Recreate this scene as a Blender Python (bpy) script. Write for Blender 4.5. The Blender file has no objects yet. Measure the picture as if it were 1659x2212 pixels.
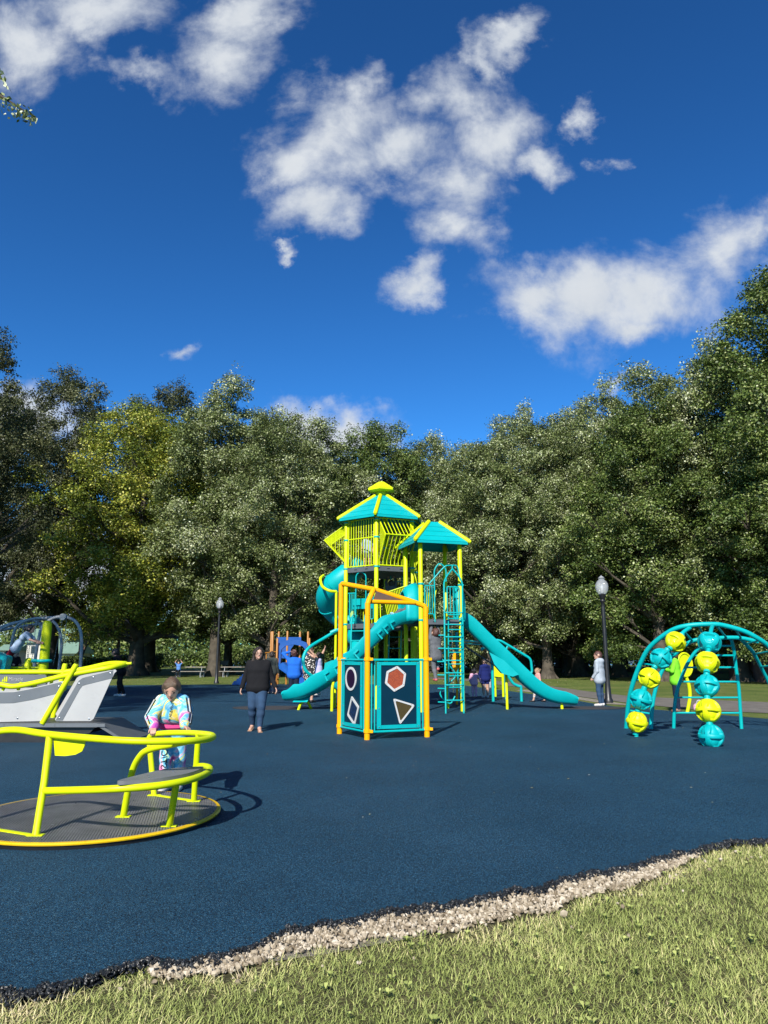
import bpy, bmesh, math, random
import numpy as np
from mathutils import Vector, Matrix
R = math.radians
SC = bpy.context.scene
COL = SC.collection

# ------------------------------------------------------------------ camera
cam_d = bpy.data.cameras.new('camera')
cam = bpy.data.objects.new('camera', cam_d); COL.objects.link(cam)
cam_d.sensor_fit = 'VERTICAL'; cam_d.sensor_height = 36.0
cam_d.lens = 36.0 * 1550.0 / 2212.0
cam_d.clip_start = 0.05; cam_d.clip_end = 3000
cam.location = (0, 0, 1.5)
cam.rotation_euler = (R(90 + 11.38), 0, 0)
SC.camera = cam

# ------------------------------------------------------------------ world sky with scattered cumulus
SUN_AZ = (-0.29, -0.957)          # horizontal direction towards the sun
SUN_EL = R(37)
W = bpy.data.worlds.new('World'); SC.world = W; W.use_nodes = True
nt = W.node_tree; nt.nodes.clear()
def nn(t, **k):
    n = nt.nodes.new(t)
    for a, b in k.items(): setattr(n, a, b)
    return n
def lk(a, b): nt.links.new(a, b)
def wmath(op, a, b=None, c=None, clamp=False):
    n = nn('ShaderNodeMath', operation=op, use_clamp=clamp)
    for i, v in enumerate((a, b, c)):
        if v is None: continue
        if isinstance(v, (int, float)): n.inputs[i].default_value = v
        else: lk(v, n.inputs[i])
    return n.outputs[0]
out = nn('ShaderNodeOutputWorld'); bg = nn('ShaderNodeBackground')
lk(bg.outputs[0], out.inputs[0]); bg.inputs[1].default_value = 0.0707
sky = nn('ShaderNodeTexSky', sky_type='NISHITA')
sky.sun_disc = False; sky.sun_elevation = SUN_EL
sky.sun_rotation = math.atan2(SUN_AZ[0], SUN_AZ[1])
sky.altitude = 0; sky.air_density = 1.0; sky.dust_density = 0.15; sky.ozone_density = 3.0
gam = nn('ShaderNodeGamma'); gam.inputs[1].default_value = 1.35
lk(sky.outputs[0], gam.inputs[0])
tint = nn('ShaderNodeMix', data_type='RGBA', blend_type='MULTIPLY'); tint.inputs[0].default_value = 1
lk(gam.outputs[0], tint.inputs[6]); tint.inputs[7].default_value = (0.205, 0.545, 0.765, 1)
tc = nn('ShaderNodeTexCoord'); sep = nn('ShaderNodeSeparateXYZ'); lk(tc.outputs['Generated'], sep.inputs[0])
yc = wmath('MAXIMUM', sep.outputs[1], 0.08)
u = wmath('DIVIDE', sep.outputs[0], yc); v = wmath('DIVIDE', sep.outputs[2], yc)
uv = nn('ShaderNodeCombineXYZ'); lk(u, uv.inputs[0]); lk(v, uv.inputs[1])
warp = nn('ShaderNodeTexNoise'); warp.inputs['Scale'].default_value = 9; warp.inputs['Detail'].default_value = 6; warp.inputs['Roughness'].default_value = 0.62
lk(uv.outputs[0], warp.inputs['Vector'])
w1 = nn('ShaderNodeVectorMath', operation='SUBTRACT'); lk(warp.outputs['Color'], w1.inputs[0]); w1.inputs[1].default_value = (0.5, 0.5, 0.5)
w2 = nn('ShaderNodeVectorMath', operation='MULTIPLY_ADD'); lk(w1.outputs[0], w2.inputs[0]); w2.inputs[1].default_value = (0.15, 0.15, 0); lk(uv.outputs[0], w2.inputs[2])
CLOUDS = [(-0.591, 0.987, 0.099, 0.098, 0, 1), (-0.497, 1.045, 0.138, 0.05, 0, 1), (-0.236, 1.032, 0.107, 0.054, 20, 1), (-0.271, 0.952, 0.083, 0.079, 50, 1.05), (-0.383, 0.943, 0.068, 0.035, -20, 0.75), (-0.095, 0.806, 0.11, 0.071, 25, 1.1), (-0.156, 0.756, 0.066, 0.041, 0, 1), (-0.052, 0.899, 0.052, 0.061, 0, 0.95), (0.015, 0.781, 0.095, 0.058, 0, 1.1), (-0.108, 0.683, 0.079, 0.048, 20, 0.95), (0.12, 0.882, 0.067, 0.069, 0, 0.95), (0.174, 0.822, 0.066, 0.084, -40, 1), (0.213, 0.996, 0.072, 0.038, 45, 0.95), (0.162, 0.943, 0.034, 0.066, 0, 0.9), (0.116, 0.715, 0.069, 0.069, 0, 1), (0.111, 0.643, 0.061, 0.051, 0, 1), (0.05, 0.565, 0.051, 0.032, 30, 1), (0.241, 0.768, 0.044, 0.037, 0, 0.9), (0.315, 0.844, 0.031, 0.03, 0, 0.85), (0.361, 0.76, 0.036, 0.023, 0, 0.75), (-0.145, 0.611, 0.03, 0.013, 0, 0.75), (0.225, 0.534, 0.084, 0.049, -10, 1), (0.323, 0.534, 0.105, 0.057, 10, 1.05), (0.401, 0.55, 0.119, 0.08, 25, 1.1), (0.519, 0.611, 0.099, 0.067, 30, 1.05), (0.579, 0.643, 0.057, 0.047, 30, 1), (0.382, 0.482, 0.083, 0.034, 0, 0.95), (-0.306, 0.441, 0.029, 0.024, 0, 0.75), (-0.094, 0.318, 0.075, 0.035, 0, 1.55), (0.335, 0.404, 0.026, 0.015, 0, 0.85), (-0.529, 0.358, 0.06, 0.04, 0, 1.4), (-0.478, 0.113, 0.12, 0.06, 0, 1.6), (0.55, 0.358, 0.047, 0.029, 0, 0.9)]
acc = None
for cu, cv, ru, rv, rot, wgt in CLOUDS:
    mp = nn('ShaderNodeMapping', vector_type='TEXTURE'); lk(w2.outputs[0], mp.inputs[0])
    mp.inputs[1].default_value = (cu, cv, 0); mp.inputs[2].default_value = (0, 0, R(rot)); mp.inputs[3].default_value = (ru * 1.10, rv * 1.10, 1)
    ln = nn('ShaderNodeVectorMath', operation='LENGTH'); lk(mp.outputs[0], ln.inputs[0])
    val = wmath('SUBTRACT', wgt, ln.outputs['Value'])
    acc = val if acc is None else wmath('SMOOTH_MAX', acc, val, 0.12)
acc = wmath('MAXIMUM', acc, -1.0)
# beyond the view the same kind of clouds go on, scattered by noise over the dome
gn = nn('ShaderNodeTexNoise'); gn.inputs['Scale'].default_value = 3.1; gn.inputs['Detail'].default_value = 4
lk(tc.outputs['Generated'], gn.inputs['Vector'])
gen = wmath('MULTIPLY_ADD', gn.outputs[0], 6.0, -3.45)
vd = nn('ShaderNodeVectorMath', operation='DOT_PRODUCT'); lk(tc.outputs['Generated'], vd.inputs[0]); vd.inputs[1].default_value = (0, 0.87, 0.5)
mr = nn('ShaderNodeMapRange'); lk(vd.outputs['Value'], mr.inputs[0]); mr.inputs[1].default_value = 0.60; mr.inputs[2].default_value = 0.72; mr.inputs[3].default_value = 0; mr.inputs[4].default_value = 1
fieldmix = nn('ShaderNodeMix', data_type='FLOAT'); lk(mr.outputs[0], fieldmix.inputs[0]); lk(gen, fieldmix.inputs[2]); lk(acc, fieldmix.inputs[3])
fb = nn('ShaderNodeTexNoise'); fb.inputs['Scale'].default_value = 5.5; fb.inputs['Detail'].default_value = 12; fb.inputs['Roughness'].default_value = 0.60; fb.inputs['Distortion'].default_value = 0.25
lk(uv.outputs[0], fb.inputs['Vector'])
fld = wmath('ADD', fieldmix.outputs[0], wmath('MULTIPLY_ADD', fb.outputs[0], 2.9, -1.52))
dens = nn('ShaderNodeMapRange', interpolation_type='SMOOTHSTEP'); lk(fld, dens.inputs[0]); dens.inputs[1].default_value = -0.30; dens.inputs[2].default_value = 0.95
thick = nn('ShaderNodeMapRange', interpolation_type='SMOOTHSTEP'); lk(fld, thick.inputs[0]); thick.inputs[1].default_value = 0.25; thick.inputs[2].default_value = 1.5
# the side away from the sun is greyer: compare the field with a copy shifted towards the sun
sh = nn('ShaderNodeVectorMath', operation='ADD'); lk(uv.outputs[0], sh.inputs[0]); sh.inputs[1].default_value = (-0.018, 0.03, 0)
fb2 = nn('ShaderNodeTexNoise'); fb2.inputs['Scale'].default_value = 5.5; fb2.inputs['Detail'].default_value = 5; fb2.inputs['Roughness'].default_value = 0.6; fb2.inputs['Distortion'].default_value = 0.25
lk(sh.outputs[0], fb2.inputs['Vector'])
lit = wmath('MULTIPLY_ADD', wmath('SUBTRACT', fb.outputs[0], fb2.outputs[0]), 1.5, 0.6, clamp=True)
ccol = nn('ShaderNodeMix', data_type='RGBA'); lk(lit, ccol.inputs[0])
ccol.inputs[6].default_value = (3.4, 4.0, 5.0, 1); ccol.inputs[7].default_value = (6.6, 6.9, 7.2, 1)
ccol2 = nn('ShaderNodeMix', data_type='RGBA'); lk(wmath('MULTIPLY', thick.outputs[0], 0.75), ccol2.inputs[0]); lk(ccol.outputs[2], ccol2.inputs[6]); ccol2.inputs[7].default_value = (6.0, 6.25, 6.5, 1)
mixs = nn('ShaderNodeMix', data_type='RGBA'); lk(wmath('MULTIPLY', dens.outputs[0], 0.97), mixs.inputs[0]); lk(tint.outputs[2], mixs.inputs[6]); lk(ccol2.outputs[2], mixs.inputs[7])
lk(mixs.outputs[2], bg.inputs[0])
W.cycles.sampling_method = 'MANUAL'; W.cycles.sample_map_resolution = 512

# ------------------------------------------------------------------ sun
sd = bpy.data.lights.new('sun', 'SUN'); sd.energy = 5.0; sd.angle = R(0.53); sd.color = (1.0, 0.95, 0.87)
sun = bpy.data.objects.new('sun', sd); COL.objects.link(sun)
sv = Vector((SUN_AZ[0] * math.cos(SUN_EL), SUN_AZ[1] * math.cos(SUN_EL), math.sin(SUN_EL))).normalized()
sun.rotation_euler = sv.to_track_quat('Z', 'Y').to_euler()
sun.location = (-8, -20, 25)
vs = SC.view_settings; vs.view_transform = 'Standard'; vs.look = 'None'; vs.exposure = 0.8; vs.gamma = 1.0
SC.render.engine = 'CYCLES'
SC.cycles.max_bounces = 5; SC.cycles.transparent_max_bounces = 6; SC.cycles.diffuse_bounces = 2; SC.cycles.glossy_bounces = 2; SC.cycles.transmission_bounces = 4

# ------------------------------------------------------------------ helpers
def obj(name, me, parent=None, mat=None):
    o = bpy.data.objects.new(name, me); COL.objects.link(o)
    if mat is not None and me is not None and len(me.materials) == 0: me.materials.append(mat)
    if parent is not None: o.parent = parent
    return o
def tag(o, label=None, cat=None, group=None, kind=None):
    if label: o['label'] = label
    if cat: o['category'] = cat
    if group: o['group'] = group
    if kind: o['kind'] = kind
    return o
def thing(name, label, cat, loc, group=None):
    o = bpy.data.objects.new(name, None); COL.objects.link(o); o.location = loc
    o.empty_display_size = 0.2
    return tag(o, label, cat, group)
def origin_of(p):
    v = Vector((0, 0, 0))
    while p is not None: v = v + p.location; p = p.parent
    return v
class MB:
    """collects shapes in world coordinates; build() links them as one mesh object under its parent"""
    def __init__(s): s.v = []; s.f = []; s.m = []; s.cur = 0
    def add(s, vs_, fs):
        b = len(s.v); s.v += [tuple(p) for p in vs_]
        for f in fs: s.f.append(tuple(b + i for i in f)); s.m.append(s.cur)
        return s
    def box(s, c, d, ax=None):
        c = Vector(c); hx, hy, hz = d[0] / 2, d[1] / 2, d[2] / 2
        M = ax if ax is not None else Matrix.Identity(3)
        P = [c + M @ Vector((x, y, z)) for x in (-hx, hx) for y in (-hy, hy) for z in (-hz, hz)]
        return s.add(P, [(0, 1, 3, 2), (4, 6, 7, 5), (0, 4, 5, 1), (2, 3, 7, 6), (0, 2, 6, 4), (1, 5, 7, 3)])
    def bar(s, a, b, w, h=None, up=(0, 0, 1)):
        a = Vector(a); b = Vector(b); d = (b - a); L = d.length; d.normalize()
        upv = Vector(up); sx = d.cross(upv)
        if sx.length < 1e-4: sx = d.cross(Vector((0, 1, 0)))
        sx.normalize(); uz = sx.cross(d)
        M = Matrix((sx, d, uz)).transposed()
        return s.box((a + b) / 2, (w, L, h or w), M)
    def tube(s, pts, r, n=10, closed=False, caps=True):
        P = [Vector(p) for p in pts]; N = len(P)
        rr = r if isinstance(r, (list, tuple)) else [r] * N
        T = []
        for i in range(N):
            a = P[(i - 1) % N] if (closed or i > 0) else P[i]
            b = P[(i + 1) % N] if (closed or i < N - 1) else P[i]
            T.append((b - a).normalized())
        ref = Vector((0, 0, 1)) if abs(T[0].z) < 0.9 else Vector((0, 1, 0))
        nrm = T[0].cross(ref).normalized(); vs_ = []
        for i in range(N):
            nrm = (nrm - T[i] * nrm.dot(T[i])).normalized(); bn = T[i].cross(nrm)
            for k in range(n):
                a = 2 * math.pi * k / n
                vs_.append(P[i] + (nrm * math.cos(a) + bn * math.sin(a)) * rr[i])
        fs = []
        for i in range(N if closed else N - 1):
            j = (i + 1) % N
            for k in range(n):
                l = (k + 1) % n
                fs.append((i * n + k, i * n + l, j * n + l, j * n + k))
        if caps and not closed:
            fs.append(tuple(range(n))[::-1]); fs.append(tuple((N - 1) * n + k for k in range(n)))
        return s.add(vs_, fs)
    def lathe(s, prof, o=(0, 0, 0), n=16, ax=None, cap=True):
        o = Vector(o); M = ax if ax is not None else Matrix.Identity(3); vs_ = []
        for (r, z) in prof:
            for k in range(n):
                a = 2 * math.pi * k / n
                vs_.append(o + M @ Vector((r * math.cos(a), r * math.sin(a), z)))
        fs = []
        for i in range(len(prof) - 1):
            for k in range(n):
                l = (k + 1) % n
                fs.append((i * n + k, i * n + l, (i + 1) * n + l, (i + 1) * n + k))
        if cap and prof[0][0] > 1e-5: fs.append(tuple(range(n))[::-1])
        if cap and prof[-1][0] > 1e-5: fs.append(tuple((len(prof) - 1) * n + k for k in range(n)))
        return s.add(vs_, fs)
    def slab(s, poly, nrm, t):
        """closed polygon (3-D points in a plane) given thickness t along nrm"""
        nv = Vector(nrm).normalized() * t; n = len(poly)
        A = [Vector(p) for p in poly]; B = [p + nv for p in A]
        fs = [tuple(range(n))[::-1], tuple(range(n, 2 * n))]
        for i in range(n):
            j = (i + 1) % n; fs.append((i, j, n + j, n + i))
        return s.add(A + B, fs)
    def build(s, name, mat, parent=None, smooth=True, ang=40):
        o0 = origin_of(parent)
        me = bpy.data.meshes.new(name)
        me.from_pydata([(x - o0.x, y - o0.y, z - o0.z) for x, y, z in s.v], [], s.f)
        mats = mat if isinstance(mat, (list, tuple)) else [mat]
        for m in mats: me.materials.append(m)
        if len(mats) > 1: me.polygons.foreach_set('material_index', s.m)
        bm = bmesh.new(); bm.from_mesh(me); bmesh.ops.recalc_face_normals(bm, faces=bm.faces); bm.to_mesh(me); bm.free()
        if smooth:
            me.polygons.foreach_set('use_smooth', [True] * len(me.polygons))
            me.set_sharp_from_angle(angle=R(ang))
        me.update()
        return obj(name, me, parent)
def crom(pts, n=6, closed=False):
    P = [Vector(p) for p in pts]; N = len(P); o = []
    for i in range(N if closed else N - 1):
        p0 = P[(i - 1) % N] if (closed or i > 0) else P[i]
        p1 = P[i]; p2 = P[(i + 1) % N]
        p3 = P[(i + 2) % N] if (closed or i < N - 2) else p2
        for k in range(n):
            t = k / n; t2 = t * t; t3 = t2 * t
            o.append(0.5 * ((2 * p1) + (p2 - p0) * t + (2 * p0 - 5 * p1 + 4 * p2 - p3) * t2 + (3 * p1 - p0 - 3 * p2 + p3) * t3))
    if not closed: o.append(P[-1])
    return o
def fillet(pts, r, n=5):
    P = [Vector(p) for p in pts]; o = [P[0]]
    for i in range(1, len(P) - 1):
        a = (P[i - 1] - P[i]); b = (P[i + 1] - P[i]); la, lb = a.length, b.length
        q = min(r, la * 0.45, lb * 0.45); A = P[i] + a / la * q; B = P[i] + b / lb * q
        for k in range(n + 1):
            t = k / n; o.append((1 - t) ** 2 * A + 2 * t * (1 - t) * P[i] + t * t * B)
    o.append(P[-1]); return o
def lerp(a, b, t): return tuple(a[i] + (b[i] - a[i]) * t for i in range(3))

# ------------------------------------------------------------------ materials
def newmat(name):
    m = bpy.data.materials.new(name); m.use_nodes = True
    t = m.node_tree; p = t.nodes['Principled BSDF']
    return m, t, p
def mnode(t, typ, ins=None, **k):
    n = t.nodes.new(typ)
    for a, b in k.items(): setattr(n, a, b)
    for a, b in (ins or {}).items():
        if hasattr(b, 'node'): t.links.new(b, n.inputs[a])
        else: n.inputs[a].default_value = b
    return n
AL = 0.74
def c4(c, k=None): k = AL if k is None else k; return (c[0] * k, c[1] * k, c[2] * k, 1)
def mat(name, col, rough=0.45, var=0.12, scale=6.0, bump=0.0, bscale=60.0, spec=0.5, metal=0.0, dirt=0.0, coat=0.0):
    """painted / plain surface with slight colour drift, roughness drift and optional fine relief"""
    m, t, p = newmat(name)
    tcn = mnode(t, 'ShaderNodeTexCoord')
    nz = mnode(t, 'ShaderNodeTexNoise', {'Vector': tcn.outputs['Object'], 'Scale': scale, 'Detail': 5, 'Roughness': 0.6})
    rp = mnode(t, 'ShaderNodeValToRGB', {'Fac': nz.outputs[0]})
    e = rp.color_ramp.elements
    e[0].position = 0.3; e[1].position = 0.72
    e[0].color = c4([max(0, c * (1 - var)) for c in col]); e[1].color = c4([min(1, c * (1 + var * 0.6)) for c in col])
    src = rp.outputs[0]
    if dirt > 0:
        nd = mnode(t, 'ShaderNodeTexNoise', {'Vector': tcn.outputs['Object'], 'Scale': scale * 3.7, 'Detail': 8, 'Roughness': 0.72})
        rd = mnode(t, 'ShaderNodeValToRGB', {'Fac': nd.outputs[0]}); rd.color_ramp.elements[0].position = 0.56; rd.color_ramp.elements[1].position = 0.78
        rd.color_ramp.elements[1].color = (dirt, dirt, dirt, 1)
        mx = mnode(t, 'ShaderNodeMix', {0: rd.outputs[0], 6: src, 7: c4([c * 0.45 + 0.03 for c in col])}, data_type='RGBA'); src = mx.outputs[2]
    t.links.new(src, p.inputs['Base Color'])
    rr = mnode(t, 'ShaderNodeMapRange', {0: nz.outputs[0], 1: 0.3, 2: 0.7, 3: max(0.05, rough - 0.07), 4: min(1, rough + 0.08)})
    t.links.new(rr.outputs[0], p.inputs['Roughness'])
    p.inputs['Specular IOR Level'].default_value = spec; p.inputs['Metallic'].default_value = metal
    p.inputs['Coat Weight'].default_value = coat; p.inputs['Coat Roughness'].default_value = 0.12
    if bump > 0:
        bn = mnode(t, 'ShaderNodeTexNoise', {'Vector': tcn.outputs['Object'], 'Scale': bscale, 'Detail': 6, 'Roughness': 0.65})
        b = mnode(t, 'ShaderNodeBump', {'Height': bn.outputs[0], 'Strength': bump, 'Distance': 0.02}); t.links.new(b.outputs[0], p.inputs['Normal'])
    return m
LIME = mat('lime_powder_coat', (0.66, 0.78, 0.004), 0.42, 0.05, 3, dirt=0.10, spec=0.22)
TEAL = mat('teal_powder_coat', (0.0, 0.43, 0.425), 0.45, 0.07, 3, dirt=0.10, spec=0.22)
TEALP = mat('teal_rotomoulded_plastic', (0.0, 0.41, 0.425), 0.42, 0.07, 2.5, bump=0.08, bscale=220, dirt=0.12, spec=0.25)
LIMEP = mat('lime_rotomoulded_plastic', (0.68, 0.76, 0.004), 0.42, 0.05, 2.5, bump=0.08, bscale=220, dirt=0.10, spec=0.25)
ORANGE = mat('amber_powder_coat', (0.98, 0.42, 0.0), 0.42, 0.05, 3, dirt=0.10, spec=0.2)
GREYD = mat('charcoal_plastic', (0.10, 0.11, 0.12), 0.5, 0.15, 4, dirt=0.3)
GREYM = mat('mid_grey_plastic', (0.13, 0.145, 0.16), 0.5, 0.1, 3, bump=0.1, bscale=160, dirt=0.2)
WHITEP = mat('off_white_plastic', (0.43, 0.43, 0.42), 0.55, 0.07, 2, bump=0.1, bscale=160, dirt=0.35)
GALV = mat('galvanised_grey_steel', (0.38, 0.39, 0.40), 0.5, 0.15, 5, metal=0.1, dirt=0.2, spec=.3)
STEEL = mat('bright_steel', (0.62, 0.63, 0.64), 0.25, 0.1, 20, metal=0.9)
BLACKM = mat('black_painted_steel', (0.012, 0.012, 0.014), 0.45, 0.2, 5)
DECK = mat('dark_coated_deck', (0.05, 0.052, 0.058), 0.6, 0.2, 6, dirt=0.3)
BARK = mat('bark', (0.10, 0.085, 0.065), 0.95, 0.5, 2.2, bump=1.0, bscale=7, spec=0.15)
# ================================================================== ground, rubber pad, path, gravel, grass
def noisemix(name, cols, scale, rough=0.9, bump=0.3, bscale=40, detail=8, pos=None):
    m, t, p = newmat(name); tcn = mnode(t, 'ShaderNodeTexCoord')
    nz = mnode(t, 'ShaderNodeTexNoise', {'Vector': tcn.outputs['Object'], 'Scale': scale, 'Detail': detail, 'Roughness': 0.7})
    rp = mnode(t, 'ShaderNodeValToRGB', {'Fac': nz.outputs[0]}); el = rp.color_ramp.elements
    n = len(cols); pos = pos or [0.3 + 0.4 * i / (n - 1) for i in range(n)]
    el[0].position = pos[0]; el[0].color = c4(cols[0]); el[1].position = pos[-1]; el[1].color = c4(cols[-1])
    for i in range(1, n - 1):
        e = el.new(pos[i]); e.color = c4(cols[i])
    bn = mnode(t, 'ShaderNodeTexNoise', {'Vector': tcn.outputs['Object'], 'Scale': bscale, 'Detail': 6, 'Roughness': 0.7})
    mx = mnode(t, 'ShaderNodeMix', {0: 0.35, 6: rp.outputs[0], 7: bn.outputs[0]}, data_type='RGBA', blend_type='OVERLAY')
    t.links.new(mx.outputs[2], p.inputs['Base Color']); p.inputs['Roughness'].default_value = rough
    p.inputs['Specular IOR Level'].default_value = 0.2
    b = mnode(t, 'ShaderNodeBump', {'Height': bn.outputs[0], 'Strength': bump, 'Distance': 0.05}); t.links.new(b.outputs[0], p.inputs['Normal'])
    return m
LAWN = noisemix('lawn', [(0.075, 0.11, 0.022), (0.11, 0.16, 0.03), (0.16, 0.19, 0.045), (0.21, 0.21, 0.07)], 0.5, bump=0.9, bscale=45)
SOIL = noisemix('thatch_soil', [(0.05, 0.05, 0.02), (0.09, 0.085, 0.035), (0.17, 0.14, 0.07)], 9, bump=0.6, bscale=60)
ASPH = noisemix('weathered_asphalt', [(0.13, 0.115, 0.10), (0.17, 0.155, 0.135), (0.22, 0.20, 0.175)], 1.6, bump=0.3, bscale=120)
STONEBED = noisemix('stone_dust', [(0.24, 0.21, 0.16), (0.36, 0.32, 0.25), (0.46, 0.42, 0.34)], 22, bump=1.0, bscale=55)
CRUMB = mat('black_rubber_crumb', (0.010, 0.011, 0.012), 0.45, 0.4, 30)
def rubber_mat():
    m, t, p = newmat('blue_rubber_crumb'); tcn = mnode(t, 'ShaderNodeTexCoord')
    vo = mnode(t, 'ShaderNodeTexVoronoi', {'Vector': tcn.outputs['Object'], 'Scale': 210}, feature='F1')
    sp = mnode(t, 'ShaderNodeSeparateColor', {'Color': vo.outputs['Color']})
    rp = mnode(t, 'ShaderNodeValToRGB', {'Fac': sp.outputs[0]}); rp.color_ramp.interpolation = 'CONSTANT'
    el = rp.color_ramp.elements; el[0].color = c4((0.004, 0.011, 0.02)); el[1].position = 0.30; el[1].color = c4((0.010, 0.046, 0.088))
    for q, c in ((0.55, (0.014, 0.067, 0.125)), (0.8, (0.023, 0.098, 0.172)), (0.94, (0.08, 0.185, 0.26))):
        e = el.new(q); e.color = c4(c)
    big = mnode(t, 'ShaderNodeTexNoise', {'Vector': tcn.outputs['Object'], 'Scale': 0.45, 'Detail': 8, 'Roughness': 0.68})
    mr_ = mnode(t, 'ShaderNodeMapRange', {0: big.outputs[0], 1: 0.3, 2: 0.7, 3: 0.76, 4: 1.16})
    mx = mnode(t, 'ShaderNodeMix', {0: 1.0, 6: rp.outputs[0], 7: mr_.outputs[0]}, data_type='RGBA', blend_type='MULTIPLY')
    dust = mnode(t, 'ShaderNodeTexNoise', {'Vector': tcn.outputs['Object'], 'Scale': 0.23, 'Detail': 9, 'Roughness': 0.7})
    dr = mnode(t, 'ShaderNodeMapRange', {0: dust.outputs[0], 1: 0.5, 2: 0.75, 3: 0.0, 4: 0.05})
    mx2 = mnode(t, 'ShaderNodeMix', {0: dr.outputs[0], 6: mx.outputs[2], 7: (0.10, 0.13, 0.15, 1)}, data_type='RGBA')
    t.links.new(mx2.outputs[2], p.inputs['Base Color']); p.inputs['Roughness'].default_value = 0.7; p.inputs['Specular IOR Level'].default_value = 0.16
    bn = mnode(t, 'ShaderNodeTexNoise', {'Vector': tcn.outputs['Object'], 'Scale': 170, 'Detail': 3})
    b = mnode(t, 'ShaderNodeBump', {'Height': bn.outputs[0], 'Strength': 0.9, 'Distance': 0.008}); t.links.new(b.outputs[0], p.inputs['Normal'])
    return m
RUBBER = rubber_mat()
def sheet(name, poly, z, m, drop=0.0):
    mb = MB(); n = len(poly)
    vs_ = [(x, y, z) for x, y in poly]; fs = [tuple(range(n))]
    if drop > 0:
        vs_ += [(x, y, z - drop) for x, y in poly]
        fs += [(i, (i + 1) % n, n + (i + 1) % n, n + i) for i in range(n)]
    mb.add(vs_, fs); return tag(mb.build(name, m, smooth=False), kind='structure')
gb = MB(); S = 1200
gb.add([(-S, -S, -0.03), (S, -S, -0.03), (S, S, -0.03), (-S, S, -0.03)], [(0, 1, 2, 3)])
tag(gb.build('ground', LAWN, smooth=False), kind='structure')
NEAR = [(-9.0, 0.2), (-5.0, 1.9), (-2.8, 3.05), (-1.77, 3.66), (-1.45, 3.74), (-1.28, 3.92), (-0.99, 4.01), (-0.73, 4.14), (-0.59, 4.29), (-0.54, 4.41), (-0.18, 4.57), (-0.03, 4.68), (0.5, 4.89), (1.05, 5.17), (1.21, 5.36), (1.62, 5.53), (2.05, 5.83), (2.61, 6.22), (3.22, 6.44), (4.5, 6.9), (7, 7.9), (12, 9.6), (17, 12)]
rng = random.Random(5)
def wob(x): return 0.022 * math.sin(x * 9.1 + .6) + 0.016 * math.sin(x * 21.7 + 2) + 0.010 * math.sin(x * 47)
edge = []
for i in range(len(NEAR) - 1):
    a, b = NEAR[i], NEAR[i + 1]; L = math.dist(a, b); n = max(1, int(L / 0.02)) if -3 < a[0] < 5 else max(1, int(L / 0.3))
    for k in range(n):
        t = k / n; j = 0.014 if -3 < a[0] < 5 else 0.0
        edge.append((a[0] + (b[0] - a[0]) * t, a[1] + (b[1] - a[1]) * t + rng.gauss(0, j) + (wob(a[0] + (b[0] - a[0]) * t) if j else 0)))
FAR = [(17, 12), (15, 16.5), (10.6, 17.6), (9.4, 18.3), (8.1, 20.9), (7.05, 22.7), (6.8, 24.3), (6.65, 26.1), (6.2, 29.1), (5.6, 32.3), (5.0, 35), (4.3, 38.8), (3, 40.4), (-6, 40.6), (-13, 39.3), (-24, 37), (-28, 25), (-24, 8)]
def strip(mb, P, Q, zp, zq):      # quads between two lines of equal length
    n = len(P); b0 = len(mb.v)
    mb.v += [(x, y, zp) for x, y in P] + [(x, y, zq) for x, y in Q]
    for i in range(n - 1): mb.f.append((b0 + i, b0 + i + 1, b0 + n + i + 1, b0 + n + i)); mb.m.append(0)
pm = MB(); inner = [(x, y + 0.25) for x, y in edge]
strip(pm, edge, inner, 0.0, 0.0); strip(pm, [(x, y - .004) for x, y in edge], edge, -0.05, 0.0)
smooth_in = [(x, y + 0.25) for x, y in edge[::12]] + [(edge[-1][0], edge[-1][1] + .25)]
poly = inner + FAR
pm.v += [(x, y, 0.0) for x, y in poly]; n_ = len(poly); b0 = len(pm.v) - n_; pm.f.append(tuple(range(b0, b0 + n_))); pm.m.append(0)
tag(pm.build('rubber_play_surface', RUBBER, smooth=False), kind='structure')
# the crumbling black base course that shows along the near edge
rim = []
for (x, y) in edge:
    k = 1.0 if x < 2.2 else 0.55
    rim.append((x, y - k * (0.085 + 0.03 * math.sin(x * 7.3) + 0.02 * math.sin(x * 17 + 1)) + rng.uniform(-0.012, 0.012)))
bc = MB(); strip(bc, rim, [(x, y + .04) for x, y in edge], -0.012, -0.012)
tag(bc.build('black_rubber_base_course', CRUMB, smooth=False), kind='structure')
PATH = [(18, 15.5), (10.6, 20.2), (9.2, 21.4), (8.2, 24.4), (7.6, 28), (7.0, 36), (5.5, 46), (0, 60), (1.5, 61), (7, 47.5), (8.6, 40), (9.0, 33.4), (9.6, 29), (11.6, 26.4), (14, 24.2), (22, 19.5)]
sheet('asphalt_path', PATH, -0.018, ASPH)
sheet('gravel_verge', [(8.0, 23.5), (7.25, 24.2), (7.0, 27), (6.6, 30.5), (6.0, 34), (6.6, 34.5), (7.3, 30), (7.6, 27)], -0.022, STONEBED)
sheet('gravel_bed', [(-1.05, 3.82), (-0.64, 4.00), (-0.3, 4.12), (0.2, 4.36), (0.5, 4.56), (0.8, 4.76), (1.13, 5.0), (1.5, 5.24), (2.1, 5.62), (2.3, 5.85), (2.05, 5.86), (1.3, 5.42), (0.5, 4.93), (-0.2, 4.58), (-0.7, 4.16), (-1.0, 3.98)], -0.020, STONEBED)
def edge_y(x):
    for i in range(len(NEAR) - 1):
        if NEAR[i][0] <= x <= NEAR[i + 1][0]:
            t = (x - NEAR[i][0]) / (NEAR[i + 1][0] - NEAR[i][0]); return NEAR[i][1] + (NEAR[i + 1][1] - NEAR[i][1]) * t + wob(x)
    return 1.0
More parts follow.
